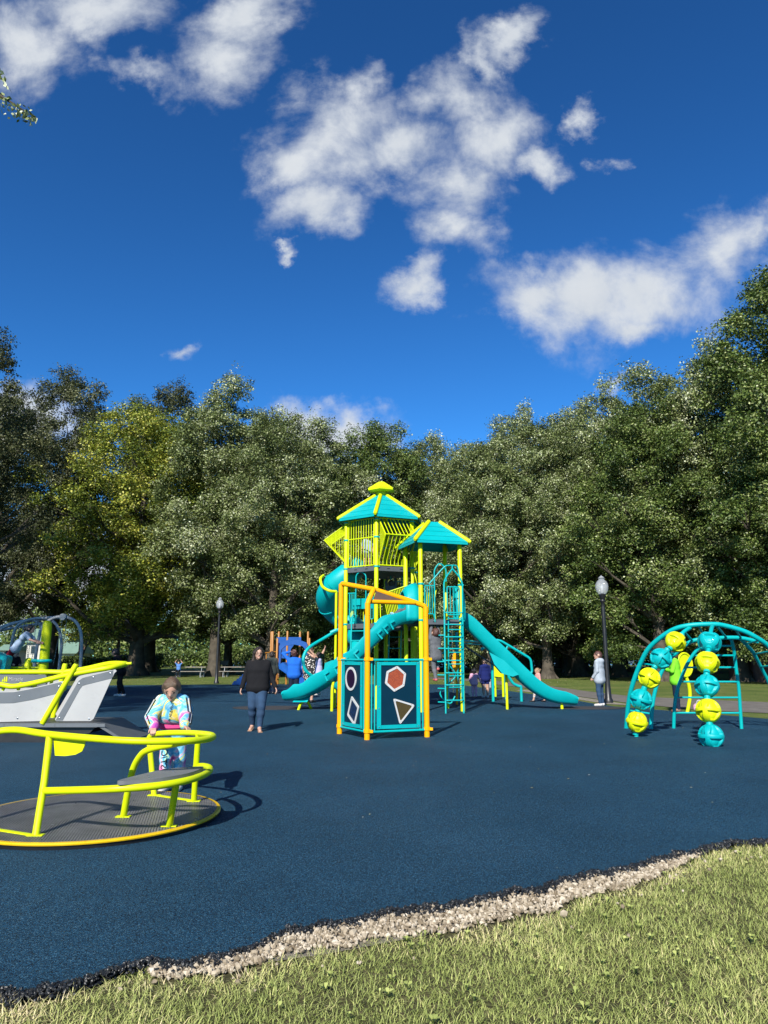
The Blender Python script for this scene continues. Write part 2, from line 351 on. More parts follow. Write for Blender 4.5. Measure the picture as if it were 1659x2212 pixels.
def gravel_w(x):      # width of the stone strip along the edge
    if x < -1.15 or x > 2.45: return 0.0
    t = (x + 1.15) / 3.6; return 0.35 * math.sin(math.pi * min(1, max(0, t))) ** 0.6 + 0.02 * math.sin(9 * x)
ICO = bmesh.new(); bmesh.ops.create_icosphere(ICO, subdivisions=1, radius=1)
ICOV = np.array([v.co[:] for v in ICO.verts]); ICOF = [tuple(v.index for v in f.verts) for f in ICO.faces]; ICO.free()
def scatter_rocks(name, places, m, attr=True, seed=1):
    r = np.random.default_rng(seed); V = []; F = []; T = []; nb = len(ICOV)
    for i, (x, y, z, s) in enumerate(places):
        d = ICOV * (1 + r.normal(0, 0.22, (nb, 1))) * (s * r.uniform(0.6, 1.3, 3))
        a = r.uniform(0, 6.28); c, q = math.cos(a), math.sin(a); b = r.uniform(-0.7, 0.7)
        d = d @ np.array([[c, -q, 0], [q, c, 0], [0, 0, 1]]); cb, sb = math.cos(b), math.sin(b)
        d = d @ np.array([[1, 0, 0], [0, cb, -sb], [0, sb, cb]])
        V.append(d + (x, y, z)); F += [tuple(i * nb + k for k in f) for f in ICOF]; T += [r.random()] * nb
    me = bpy.data.meshes.new(name); me.from_pydata(np.concatenate(V).tolist(), [], F)
    a = me.attributes.new('tone', 'FLOAT', 'POINT'); a.data.foreach_set('value', T)
    me.materials.append(m); return obj(name, me)
def tone_mat(name, stops, rough=0.8, trans=0.0, nscale=8.0, nmix=0.5, spec=0.3, k=None):
    """colour from a per-piece random value, drifting with a slow noise"""
    m, t, p = newmat(name)
    at_ = mnode(t, 'ShaderNodeAttribute', attribute_name='tone'); tcn = mnode(t, 'ShaderNodeTexCoord')
    nz = mnode(t, 'ShaderNodeTexNoise', {'Vector': tcn.outputs['Object'], 'Scale': nscale, 'Detail': 3})
    mr_ = mnode(t, 'ShaderNodeMapRange', {0: nz.outputs[0], 1: 0.3, 2: 0.7, 3: -nmix / 2, 4: nmix / 2})
    ad = mnode(t, 'ShaderNodeMath', {0: at_.outputs['Fac'], 1: mr_.outputs[0]}, operation='ADD', use_clamp=True)
    rp = mnode(t, 'ShaderNodeValToRGB', {'Fac': ad.outputs[0]}); el = rp.color_ramp.elements
    el[0].position = stops[0][0]; el[0].color = c4(stops[0][1], k); el[1].position = stops[-1][0]; el[1].color = c4(stops[-1][1], k)
    for q, c in stops[1:-1]:
        e = el.new(q); e.color = c4(c, k)
    t.links.new(rp.outputs[0], p.inputs['Base Color']); p.inputs['Roughness'].default_value = rough; p.inputs['Specular IOR Level'].default_value = spec
    if trans > 0:
        tr = mnode(t, 'ShaderNodeBsdfTranslucent', {'Color': rp.outputs[0]})
        ms = mnode(t, 'ShaderNodeMixShader', {0: trans, 1: p.outputs[0], 2: tr.outputs[0]})
        t.links.new(ms.outputs[0], t.nodes['Material Output'].inputs[0])
    return m, rp
STONE, _ = tone_mat('pale_limestone', [(0, (0.20, 0.155, 0.10)), (0.4, (0.36, 0.295, 0.205)), (0.75, (0.49, 0.415, 0.305)), (1, (0.62, 0.54, 0.42))], 0.85, k=.74)
pl = []
for i in range(4200):
    x = rng.uniform(-1.15, 2.45); w = gravel_w(x)
    y = edge_y(x) - 0.05 - rng.random() * (w + 0.02)
    pl.append((x + rng.gauss(0, 0.01), y, -0.012 + rng.random() * 0.012, rng.uniform(0.005, 0.0135) * (1.5 if rng.random() < 0.15 else 1)))
for i in range(45):   # strays in the grass
    x = rng.uniform(-1.6, 3.0); pl.append((x, edge_y(x) - 0.12 - rng.random() * (0.35 + gravel_w(x)), -0.008, rng.uniform(0.007, 0.014)))
for (x, y, s) in ((1.06, 4.62, 0.016), (1.45, 4.75, 0.013), (1.33, 4.28, 0.014)): pl.append((x, y, 0.012, s))
tag(scatter_rocks('gravel', pl, STONE), 'strip of pale crushed stone between the rubber edge and the grass', 'gravel', kind='stuff')
pl = []
for i in range(7000):
    x = rng.uniform(-2.2, 4.2); o = rng.gauss(0.045, 0.042) + 0.02 * math.sin(x * 6.1)
    pl.append((x, edge_y(x) - o + 0.01 * math.sin(x * 31), max(-0.012, 0.004 - abs(o - 0.04) * 0.12) + rng.random() * 0.008, rng.uniform(0.004, 0.011)))
tag(scatter_rocks('rubber_crumbs', pl, CRUMB, seed=3), 'loose black rubber crumbs along the ragged near edge of the pad', 'rubber crumbs', kind='stuff')
# -- near grass, blade by blade
def grass():
    r = np.random.default_rng(11); N = 210000
    y = r.uniform(2.9, 7.4, N) ; x = r.uniform(-2.3, 4.2, N)
    ey = np.array([edge_y(a) for a in np.linspace(-2.4, 4.3, 400)]); gw = np.array([gravel_w(a) for a in np.linspace(-2.4, 4.3, 400)])
    ix = np.clip(((x + 2.4) / 6.7 * 399).astype(int), 0, 399)
    dist = ey[ix] - y - gw[ix] - 0.10
    lim = 0.03 * np.sin(x * 23) + 0.03 * np.sin(x * 51 + 2) + r.normal(0, 0.025, N)
    keep = (dist > lim) & (np.abs(x) < (y * 0.56 + 0.15)); x = x[keep]; y = y[keep]; d = dist[keep]; N = len(x)
    patch = 0.5 + 0.28 * np.sin(x * 2.1 + y * 1.3) + 0.22 * np.sin(x * 5.3 - y * 4.1 + 1) + 0.2 * np.sin(x * 11 + y * 9)
    h = r.uniform(0.026, 0.068, N) * (0.8 + 0.35 * np.clip(patch, 0, 1)); wd = r.uniform(0.0011, 0.0026, N)
    a = r.uniform(0, 6.283, N) + 0.6 * np.sin(x * 3 + y * 2); lean = np.clip(r.normal(1.28, 0.30, N), 0.15, 1.62)
    dx, dy = np.cos(a), np.sin(a); px, py = -dy, dx
    dry = np.clip(0.75 - d * 2.2, 0, 0.75) * r.random(N) + np.clip((-0.35 - x) * 0.55, 0, 0.8) * np.clip(4.2 - y, 0, 1) * r.random(N)
    tone = np.clip(r.normal(0.36, 0.16, N) + 0.12 * (patch - 0.5) + dry * 0.75, 0, 1)
    z0 = -0.028
    m_l = 0.45
    v0 = np.stack([x - px * wd, y - py * wd, np.full(N, z0)], 1); v1 = np.stack([x + px * wd, y + py * wd, np.full(N, z0)], 1)
    mx = x + dx * h * m_l * np.sin(lean * 0.6); my = y + dy * h * m_l * np.sin(lean * 0.6); mz = z0 + h * m_l * np.cos(lean * 0.6)
    v2 = np.stack([mx - px * wd * 0.8, my - py * wd * 0.8, mz], 1); v3 = np.stack([mx + px * wd * 0.8, my + py * wd * 0.8, mz], 1)
    tx = mx + dx * h * 0.6 * np.sin(lean); ty = my + dy * h * 0.6 * np.sin(lean); tz = mz + h * 0.6 * np.cos(lean)
    v4 = np.stack([tx, ty, tz], 1)
    V = np.stack([v0, v1, v2, v3, v4], 1).reshape(-1, 3)
    b = (np.arange(N) * 5)[:, None]
    q = b + np.array([[0, 1, 3, 2]]); t3 = b + np.array([[2, 3, 4]])
    return V, q, t3, np.repeat(tone, 5)
def big_mesh(name, V, Q, T3, tone, m, parent=None):
    me = bpy.data.meshes.new(name); nq = 0 if Q is None else len(Q); nt_ = 0 if T3 is None else len(T3)
    me.vertices.add(len(V)); me.vertices.foreach_set('co', V.astype(np.float32).ravel())
    idx = np.concatenate([Q.ravel() if nq else np.empty(0, int), T3.ravel() if nt_ else np.empty(0, int)]).astype(np.int32)
    me.loops.add(len(idx)); me.loops.foreach_set('vertex_index', idx)
    st = np.concatenate([np.arange(nq) * 4, nq * 4 + np.arange(nt_) * 3]).astype(np.int32)
    me.polygons.add(nq + nt_); me.polygons.foreach_set('loop_start', st)
    me.update(calc_edges=True)
    if tone is not None:
        a = me.attributes.new('tone', 'FLOAT', 'POINT'); a.data.foreach_set('value', tone.astype(np.float32))
    me.materials.append(m); return me
BLADE, _ = tone_mat('grass_blades', [(0, (0.10, 0.12, 0.030)), (0.3, (0.195, 0.23, 0.062)), (0.55, (0.30, 0.325, 0.105)), (0.75, (0.42, 0.385, 0.17)), (1, (0.55, 0.465, 0.28))], 0.6, 0.25, 1.3, 0.35, k=1.42)
V, Q, T3, tn = grass()
sheet('bare_soil_under_grass', [(-2.4, 2.6), (4.6, 2.6), (4.6, 6.8), (3.22, 6.3), (2.05, 5.62), (1.1, 5.0), (0.2, 4.35), (-0.64, 4.0), (-1.3, 3.8), (-1.77, 3.5), (-2.4, 3.2)], -0.026, SOIL)
tag(obj('grass', big_mesh('grass', V, Q, T3, tn, BLADE)), 'mown lawn grass with dry straw patches in the near corner', 'grass', kind='stuff')
def weeds():
    r = np.random.default_rng(4); V = []; Q = []; tn_ = []
    for i in range(150):
        x = r.uniform(-0.8, 3.6); y = edge_y(x) - gravel_w(x) - 0.12 - r.random() * 1.6
        if y < 3.0: continue
        n = r.integers(3, 6); s = r.uniform(0.007, 0.017); a0 = r.uniform(0, 6.28); z = r.uniform(0.0, 0.02)
        for k in range(n):
            a = a0 + k * 6.28 / n; dx, dy = math.cos(a), math.sin(a); b = len(V)
            V += [(x, y, z - 0.02), (x + dx * s - dy * s * .6, y + dy * s + dx * s * .6, z + s * .3), (x + dx * 2 * s, y + dy * 2 * s, z + s * .2), (x + dx * s + dy * s * .6, y + dy * s - dx * s * .6, z + s * .3)]
            Q.append((b, b + 1, b + 2, b + 3)); tn_ += [r.uniform(0.2, 0.5)] * 4
    return np.array(V), np.array(Q), np.array(tn_)
V, Q, tn = weeds()
tag(obj('clover', big_mesh('clover', V, Q, None, tn, BLADE)), 'small broad clover and plantain leaves scattered through the near lawn', 'weeds', kind='stuff')

# pale flecks and fallen leaves lying about
def flecks(name, label, n, seed, place, s0, s1, m):
    r = np.random.default_rng(seed); V = []; Q = []
    for i in range(n):
        x, y, zz = place(r); a = r.uniform(0, 6.28); s = r.uniform(s0, s1); c, q = math.cos(a) * s, math.sin(a) * s; b = len(V); k = r.uniform(.3, .8)
        V += [(x - c, y - q, zz), (x + q * k, y - c * k, zz + s * .3), (x + c, y + q, zz + s * .1), (x - q * k, y + c * k, zz + s * .25)]; Q.append((b, b + 1, b + 2, b + 3))
    return tag(obj(name, big_mesh(name, np.array(V), np.array(Q), None, np.random.default_rng(seed).random(len(V) // 4).repeat(4), m)), label, 'litter', kind='stuff')
DRYL, _ = tone_mat('dry_leaf', [(0, (.30, .20, .07)), (.5, (.48, .40, .16)), (1, (.62, .60, .50))], .8)
flecks('leaf_flecks', 'pale leaf flecks scattered over the blue rubber', 110, 3, lambda r: (r.uniform(-5, 8), r.uniform(5.5, 26), .006), .008, .022, DRYL)
flecks('fallen_leaves', 'fallen yellow leaves scattered over the far lawn', 1500, 4, lambda r: (r.uniform(-34, 26), r.uniform(41, 64), -.02), .04, .08, DRYL)
# ================================================================== trees
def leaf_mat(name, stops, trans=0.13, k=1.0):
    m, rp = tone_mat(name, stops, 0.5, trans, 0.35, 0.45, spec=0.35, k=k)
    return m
LEAF_SILVER = leaf_mat('silver_maple_leaves', [(0, (0.04, 0.055, 0.014)), (0.3, (0.085, 0.11, 0.03)), (0.55, (0.15, 0.18, 0.06)), (0.72, (0.27, 0.29, 0.15)), (1, (0.42, 0.44, 0.31))], k=1.3)
LEAF_GREEN = leaf_mat('green_maple_leaves', [(0, (0.035, 0.058, 0.012)), (0.35, (0.075, 0.115, 0.022)), (0.65, (0.14, 0.19, 0.04)), (0.82, (0.25, 0.28, 0.09)), (1, (0.42, 0.45, 0.24))])
LEAF_YELLOW = leaf_mat('yellowing_maple_leaves', [(0, (0.045, 0.07, 0.011)), (0.3, (0.11, 0.15, 0.02)), (0.55, (0.24, 0.27, 0.03)), (0.75, (0.42, 0.40, 0.05)), (1, (0.5, 0.48, 0.16))], 0.22, k=1.08)
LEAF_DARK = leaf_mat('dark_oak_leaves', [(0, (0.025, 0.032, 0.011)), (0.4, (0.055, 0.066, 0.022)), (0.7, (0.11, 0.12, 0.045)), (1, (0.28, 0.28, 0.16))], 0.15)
def crown_mesh(name, seed, H, Rr, base, nclump, nleaf, leaf, m, prof=None, gaps=0.0):
    r = np.random.default_rng(seed); C = []; rad = []
    tries = 0
    while len(C) < nclump and tries < 20000:
        tries += 1
        t = r.random() ** 0.85; z = base + (H - base) * t
        env = Rr * (math.sin(math.pi * (0.16 + 0.80 * t)) ** 0.75) if prof is None else Rr * prof(t)
        a = r.uniform(0, 6.283); lob = 1 + 0.22 * math.sin(3 * a + seed) * math.sin(5 * t + seed) + 0.12 * math.sin(5 * a + 2 * seed)
        q = (r.random() ** 0.55) * env * lob * (r.uniform(1.0, 1.28) if r.random() < 0.18 else 1)
        if t > 0.8 and r.random() < 0.4: z += r.uniform(0.0, 0.07) * H
        p = np.array([q * math.cos(a), q * math.sin(a), z])
        cr = r.uniform(0.5, 1.4) * Rr / 6.0 * (0.9 if q > 0.7 * env else 1.15)
        if any(np.linalg.norm(p - c) < 0.66 * (cr + k) for c, k in zip(C, rad)): continue
        C.append(p); rad.append(cr)
    C = np.array(C); rad = np.array(rad)
    wgt = rad ** 2; wgt = wgt / wgt.sum(); cnt = r.multinomial(nleaf, wgt)
    P = []; Nn = []; tone = []
    for c, cr, k in zip(C, rad, cnt):
        kt = max(1, k // 11)
        d = r.normal(0, 1, (kt, 3)); d /= np.linalg.norm(d, axis=1)[:, None]
        rr = cr * (r.random(kt) ** 0.45) * (1 + 0.25 * np.sin(d[:, 0] * 5 + c[0]) * np.sin(d[:, 1] * 6 + c[1]))
        off = d * rr[:, None] * np.array([1.08, 1.08, 0.75 + 0.5 * r.random()]); off[:, 2] -= 0.10 * (off[:, 0] ** 2 + off[:, 1] ** 2) / max(cr, .3)
        sp = r.random(kt) < 0.16; off[sp] *= r.uniform(1.05, 1.4, sp.sum())[:, None]
        ti = r.integers(0, kt, k); d = d[ti]
        P.append(c + off[ti] + r.normal(0, 1, (k, 3)) * np.array([.17, .17, .13]))
        n = d * 0.55 + np.array([0, 0, 0.55]) + r.normal(0, 0.6, (k, 3)); Nn.append(n / np.linalg.norm(n, axis=1)[:, None])
        ct = r.normal(0, 0.09)
        tone.append(np.clip(r.beta(1.7, 2.6, k) + ct + r.normal(0, .10, kt)[ti], 0, 1))
    P = np.concatenate(P); Nn = np.concatenate(Nn); tone = np.concatenate(tone); K = len(P)
    up = r.normal(0, 1, (K, 3)); ax = np.cross(Nn, up); ax /= np.linalg.norm(ax, axis=1)[:, None]; ay = np.cross(Nn, ax)
    s = leaf * r.uniform(0.65, 1.3, K)[:, None]; w = s * r.uniform(0.5, 0.75, (K, 1))
    bend = Nn * s * 0.16
    V = np.stack([P - ax * s * .5, P - ay * w * .5 + bend, P + ax * s * .5, P + ay * w * .5 + bend], 1).reshape(-1, 3)
    Q = (np.arange(K) * 4)[:, None] + np.array([[0, 1, 2, 3]])
    return big_mesh(name, V, Q, None, np.repeat(tone, 4), m), C, rad
def trunk_mesh(name, seed, H, base, tr, C, rad, nlimb):
    rg = random.Random(seed); mb = MB()
    top = H * 0.80; pts = []; rr = []
    n = 12; wob = [(rg.uniform(-1, 1), rg.uniform(-1, 1)) for _ in range(4)]
    def axis(z):
        t = z / top
        return Vector((0.35 * wob[0][0] * t * math.sin(3 * t + wob[1][0]) * H / 20, 0.35 * wob[0][1] * t * math.sin(2.6 * t + wob[1][1]) * H / 20, z))
    for i in range(n + 1):
        z = top * (i / n) ** 1.25; t = z / top
        pts.append(axis(z)); rr.append(tr * ((1 - t) ** 0.8 * 0.92 + 0.08) * (1.0 + 0.75 * math.exp(-z / (tr * 1.1))))
    pts[0].z = -0.15
    mb.tube(pts, rr, 14)
    for k in range(5):      # root flare
        a = k * 1.257 + rg.random(); d = Vector((math.cos(a), math.sin(a), 0))
        mb.tube([d * tr * 0.75 + Vector((0, 0, tr * 1.3)), d * tr * 1.35 + Vector((0, 0, tr * 0.35)), d * tr * 2.1 + Vector((0, 0, -0.12))], [tr * 0.28, tr * 0.36, tr * 0.22], 6)
    order = sorted(range(len(C)), key=lambda i: rg.random())[:nlimb]
    for i in order:
        c = Vector(C[i]); z0 = max(base * 0.75, min(top * 0.93, c.z - c.xy.length * rg.uniform(0.55, 1.0)))
        a = axis(z0); d = c - a; l = d.length
        mid1 = a + d * 0.35 + Vector((rg.uniform(-.1, .1), rg.uniform(-.1, .1), rg.uniform(-0.02, .08))) * l
        mid2 = a + d * 0.7 + Vector((rg.uniform(-.1, .1), rg.uniform(-.1, .1), rg.uniform(0, .08))) * l
        r0 = max(0.03, tr * ((1 - z0 / top) * 0.42 + 0.07))
        mb.tube(crom([a, mid1, mid2, c], 3), [r0 * (1 - 0.9 * q / 9) for q in range(10)], 6)
        for q in range(3):
            e = c + Vector((rg.gauss(0, 1), rg.gauss(0, 1), rg.gauss(0.2, .7))) * float(rad[i]) * 0.7
            mb.tube([mid2, (mid2 + e) / 2 + Vector((0, 0, .1)), e], [r0 * 0.4, r0 * 0.22, r0 * 0.08], 5, caps=False)
    me_o = mb.build(name, BARK); me = me_o.data; bpy.data.objects.remove(me_o); return me
KINDS = {}
def tree_kind(key, seed, H, Rr, base, nclump, nleaf, leaf, m, tr, nlimb=34, prof=None):
    cm, C, rad = crown_mesh('crown_' + key, seed, H, Rr, base, nclump, nleaf, leaf, m, prof)
    KINDS[key] = (cm, trunk_mesh('trunk_' + key, seed, H, base, tr, C, rad, nlimb), H, Rr)
NL = 2.2
tree_kind('silver_a', 1, 21, 5.4, 3.2, 150, int(62000 * NL), 0.155, LEAF_SILVER, 0.42)
tree_kind('silver_b', 2, 22, 4.8, 3.0, 150, int(60000 * NL), 0.155, LEAF_SILVER, 0.40, prof=lambda t: (0.55 + 0.45 * math.sin(math.pi * min(1, t * 1.15))) * (1 - max(0, t - .75) * 2.2))
tree_kind('green_a', 3, 20, 5.8, 2.2, 145, int(64000 * NL), 0.16, LEAF_GREEN, 0.50)
tree_kind('yellow_a', 4, 20.5, 6.2, 3.2, 155, int(66000 * NL), 0.16, LEAF_YELLOW, 0.50)
tree_kind('dark_a', 5, 24, 6.0, 4.4, 130, int(56000 * NL), 0.165, LEAF_DARK, 0.55)
tree_kind('open_a', 6, 19, 6.4, 6.5, 80, int(34000 * NL), 0.16, LEAF_GREEN, 0.42, nlimb=60)
def tree(name, label, key, x, y, H, rot, wide=1.0, mats=None, group='trees around the park lawn'):
    cm, tm, h0, r0 = KINDS[key]; s = H / h0
    t = thing(name, label, 'tree', (x, y, -0.03), group)
    t.rotation_euler = (0, 0, R(rot)); t.scale = (s * wide * 1.14, s * wide * 1.14, s)
    k = obj('trunk', tm, t); c = obj('crown', cm, t)
    if mats:
        c.material_slots[0].link = 'OBJECT'; c.material_slots[0].material = mats
    return t
TREES = [
 ('shade_maple', 'tall maple mostly out of frame whose leafy branch tip enters at the upper left edge', 'open_a', -17.6, 9.5, 22.0, 20, 0.8, None),
 ('dark_oak', 'dark leaved tree rising at the left edge above the swing frame', 'dark_a', -25.5, 41, 21.5, 40, 0.85, None),
 ('dark_oak', 'dark thin crowned oak at the far left whose low gaps let the sky through', 'dark_a', -30.5, 56, 22.5, 190, 0.72, None),
 ('dark_oak', 'tall dark olive tree whose round top stands behind the yellow green maple', 'dark_a', -30.0, 66, 28.0, 110, 0.80, None),
 ('dark_oak', 'dark rounded tree top between the olive oak and the tall silver maple', 'dark_a', -23.2, 72, 28.8, 300, 0.85, None),
 ('yellowing_maple', 'broad yellow green maple with a thick flared trunk behind the picnic tables', 'yellow_a', -20.3, 60, 21.8, 0, 1.05, None),
 ('silver_maple', 'tall wind blown silver maple with the highest crest left of the tower', 'silver_b', -13.2, 57, 23.2, 70, 0.95, None),
 ('silver_maple', 'silvery maple with low hanging boughs left of the spiral tube slide', 'silver_a', -8.4, 54, 19.5, 200, 0.95, None),
 ('silver_maple', 'pale silvery maple in the dip right of the tallest left crest', 'silver_a', -10.6, 64, 22.0, 310, 0.85, None),
 ('silver_maple', 'silver maple whose top stands just left of the tower roof cap', 'silver_b', -5.6, 62, 21.2, 20, 1.05, None),
 ('green_maple', 'green maple directly behind the tower roof', 'green_a', -1.0, 67, 22.6, 100, 0.9, None),
 ('silver_maple', 'silver maple forming the lowest point of the skyline right of the tower', 'silver_a', 4.3, 70, 22.2, 150, 0.95, None),
 ('silver_maple', 'slim silver maple behind the smaller roof of the tower', 'silver_b', 8.4, 66, 20.6, 250, 1.0, None),
 ('silver_maple', 'twin topped silver maple standing right of the smaller tower roof', 'silver_a', 11.6, 61, 21.6, 60, 0.85, None),
 ('silver_maple', 'grey green maple above the straight slide', 'silver_b', 15.2, 59, 21.4, 130, 1.0, None),
 ('silver_maple', 'silver maple on the rising part of the right skyline', 'silver_a', 17.6, 55, 21.4, 10, 0.85, None),
 ('silver_maple', 'tall silver maple behind the right lamp post', 'silver_b', 19.9, 50, 21.6, 280, 1.05, None),
 ('green_maple', 'dense green maple with low boughs above the arch climber', 'green_a', 17.6, 46.5, 17.5, 45, 0.95, None),
 ('silver_maple', 'high silver maple second from the right edge', 'silver_a', 22.2, 45.5, 20.8, 330, 0.85, None),
 ('silver_maple', 'tallest tree of all at the right edge of the photo', 'silver_b', 24.0, 41, 24.4, 170, 0.95, LEAF_GREEN),
 ('green_maple', 'low spreading green maple at the right edge behind the arch climber', 'green_a', 22.8, 40.5, 15.0, 220, 0.9, None),
 ('green_maple', 'green maple with a pale trunk behind the girl in navy', 'green_a', 7.3, 52.5, 16.5, 75, 0.9, LEAF_SILVER),
 ('silver_maple', 'silver maple with drooping twigs right of the tall ladder', 'silver_a', 11.5, 51.5, 18.0, 265, 0.9, None),
 ('green_maple', 'green maple whose lit trunk stands beside the head of the woman in grey', 'green_a', 15.2, 57.5, 18.0, 15, 0.85, None),
 ('green_maple', 'shaded tree behind the blue and orange climber', 'green_a', -5.3, 60, 17.0, 180, 0.85, None),
 ('dark_oak', 'dark twin trunk tree behind the nearer picnic table', 'dark_a', -14.5, 68, 19.0, 80, 0.8, None),
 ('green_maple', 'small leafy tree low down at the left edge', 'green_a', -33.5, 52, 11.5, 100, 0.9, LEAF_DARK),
]
made = [tree(*t) for t in TREES]
def near_bough(t):       # the long bough of the shade maple that reaches into view high on the left
    inv = t.matrix_basis.inverted()
    pts = crom([(-17.0, 9.5, 11.0), (-12.0, 10.0, 12.0), (-8.6, 10.2, 11.6), (-6.7, 10.2, 10.75), (-5.75, 10.2, 10.15)], 5)
    mb = MB(); mb.tube([inv @ Vector(p) for p in pts], [0.10 * (1 - 0.95 * i / (len(pts) - 1)) for i in range(len(pts))], 7)
    o = mb.build('bough', BARK); o.parent = t
    r = np.random.default_rng(77); P = []
    for i, p in enumerate(pts[12:]):
        k = i / 8.0
        for q in range(26): P.append(np.array(p) + r.normal(0, 1, 3) * np.array([.10, .14, .09]) * (1.4 - k) + np.array([0, 0, -0.06]))
    for q in range(24): P.append(np.array((-6.32, 10.2, 10.9)) + r.normal(0, 1, 3) * np.array([.06, .1, .07]))
    P = np.array([(inv @ Vector(p))[:] for p in P]); n = len(P)
    N_ = r.normal(0, 1, (n, 3)); N_ /= np.linalg.norm(N_, axis=1)[:, None]; ax = np.cross(N_, r.normal(0, 1, (n, 3))); ax /= np.linalg.norm(ax, axis=1)[:, None]; ay = np.cross(N_, ax)
    s_ = 0.085 * r.uniform(.6, 1.3, n)[:, None]
    V = np.stack([P - ax * s_ * .5, P - ay * s_ * .3, P + ax * s_ * .5, P + ay * s_ * .3], 1).reshape(-1, 3)
    Q = (np.arange(n) * 4)[:, None] + np.array([[0, 1, 2, 3]])
    lo = obj('bough_leaves', big_mesh('bough_leaves', V, Q, None, np.repeat(np.clip(r.beta(1.6, 2.0, n), 0, 1), 4), LEAF_SILVER), t)
bpy.context.view_layer.update()
near_bough(made[0])
rg = random.Random(9); BACK = []
for i, x in enumerate(np.linspace(-8, 44, 17)):
    BACK.append((x + rg.uniform(-1, 1), 76 + rg.uniform(-4, 8) - (0.35 * max(0, x - 8))))
for i, x in enumerate(np.linspace(-4, 50, 13)):
    BACK.append((x + rg.uniform(-1.5, 1.5), 92 + rg.uniform(-4, 6)))
for i, (x, y) in enumerate(BACK):
    k = ('green_a', 'silver_a', 'dark_a')[i % 3]
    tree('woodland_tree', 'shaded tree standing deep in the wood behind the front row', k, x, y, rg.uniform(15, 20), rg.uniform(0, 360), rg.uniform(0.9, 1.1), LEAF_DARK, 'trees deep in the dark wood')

# ------------------------------------------------------------------ lake and the far wooded shore
WATER = noisemix('lake_water', [(0.10, 0.13, 0.16), (0.14, 0.17, 0.20)], 0.1, rough=0.25, bump=0.3, bscale=3)
sheet('lake', [(-160, 118), (12, 108), (40, 130), (120, 190), (120, 290), (-260, 290), (-260, 150)], -0.025, WATER)
def far_wood(name, label, pts, hgt, nleaf, seed, dep=10, leaf=0.9):
    r = np.random.default_rng(seed); n = nleaf
    seg = r.integers(0, len(pts) - 1, n); t = r.random(n)
    A = np.array(pts, float); p = A[seg] + (A[seg + 1] - A[seg]) * t[:, None]
    x = p[:, 0] + r.normal(0, dep * .15, n); y = p[:, 1] + r.uniform(0, dep, n)
    env = hgt * (0.72 + 0.20 * np.sin(x * 0.21) + 0.12 * np.sin(x * 0.57 + 1) + 0.08 * np.sin(x * 1.3))
    z = env * (r.random(n) ** 0.8)
    P = np.stack([x, y, z], 1); N_ = r.normal(0, 1, (n, 3)) + np.array([0, -0.5, 0.6]); N_ /= np.linalg.norm(N_, axis=1)[:, None]
    ax = np.cross(N_, r.normal(0, 1, (n, 3))); ax /= np.linalg.norm(ax, axis=1)[:, None]; ay = np.cross(N_, ax)
    s_ = leaf * r.uniform(.5, 1.2, n)[:, None]
    V = np.stack([P - ax * s_ * .5, P - ay * s_ * .35, P + ax * s_ * .5, P + ay * s_ * .35], 1).reshape(-1, 3)
    Q = (np.arange(n) * 4)[:, None] + np.array([[0, 1, 2, 3]])
    tn_ = np.clip(r.beta(1.6, 2.6, n) * 0.9, 0, 1)
    return tag(obj(name, big_mesh(name, V, Q, None, np.repeat(tn_, 4), LEAF_GREEN)), label, 'woods', kind='stuff')
far_wood('distant_woods', 'distant wooded shore beyond the lake and the far trunks', [(-260, 290), (-60, 292), (60, 285), (130, 200), (170, 150)], 17, 70000, 31, 14, 1.6)
far_wood('undergrowth', 'shaded undergrowth at the back of the wood', [(6, 104), (22, 104), (50, 100), (62, 70), (66, 40)], 8.5, 50000, 33, 6, 0.5)
# ================================================================== main play tower (one bolted structure)
TW = thing('play_tower', 'tall lime and teal play tower with a six sided caged top, slides and ladders', 'playground tower', (0.2, 21.6, 0))
HC = Vector((-0.085, 22.7, 0)); HR = 1.19; HA = [R(-97 + 60 * k) for k in range(6)]
HP = [Vector((HC.x + HR * math.cos(a), HC.y + HR * math.sin(a), 0)) for a in HA]     # 0 = front, 1 = right front ... 5 = left front
SQ = [Vector((1.04, 20.38, 0)), Vector((2.20, 20.70, 0)), Vector((1.87, 21.92, 0)), Vector((0.65, 21.55, 0))]   # A front, B right, C back, D left
PR = 0.0635
def z(p, h): return (p.x, p.y, h)
def post(p, h, m=LIME, collars=()):
    mb = MB(); mb.tube([z(p, -0.05), z(p, h - 0.02), z(p, h)], [PR, PR, PR * 0.8], 14)
    o = mb.build('post', m, TW)
    for c in collars:
        cb = MB(); cb.lathe([(PR + 0.004, -0.028), (PR + 0.014, -0.022), (PR + 0.014, 0.022), (PR + 0.004, 0.028)], z(p, c), 14)
        cb.bar((p.x + PR, p.y - 0.01, c), (p.x + PR + 0.035, p.y - 0.01, c), 0.022, 0.04)
        cb.build('collar', TEAL, o)
for i in range(6): post(HP[i], 5.72, collars=(2.46, 4.16, 5.06, 5.62))
for i in range(4): post(SQ[i], 4.86, collars=(2.50, 3.52))
UD, LD = 4.18, 2.47
def deck(name, pts, zt, t=0.16):
    mb = MB(); mb.slab([(p[0], p[1], zt - t) for p in pts], (0, 0, 1), t); return mb.build(name, DECK, TW, smooth=False)
def inset(pts, c, k): return [c + (p - c) * k for p in pts]
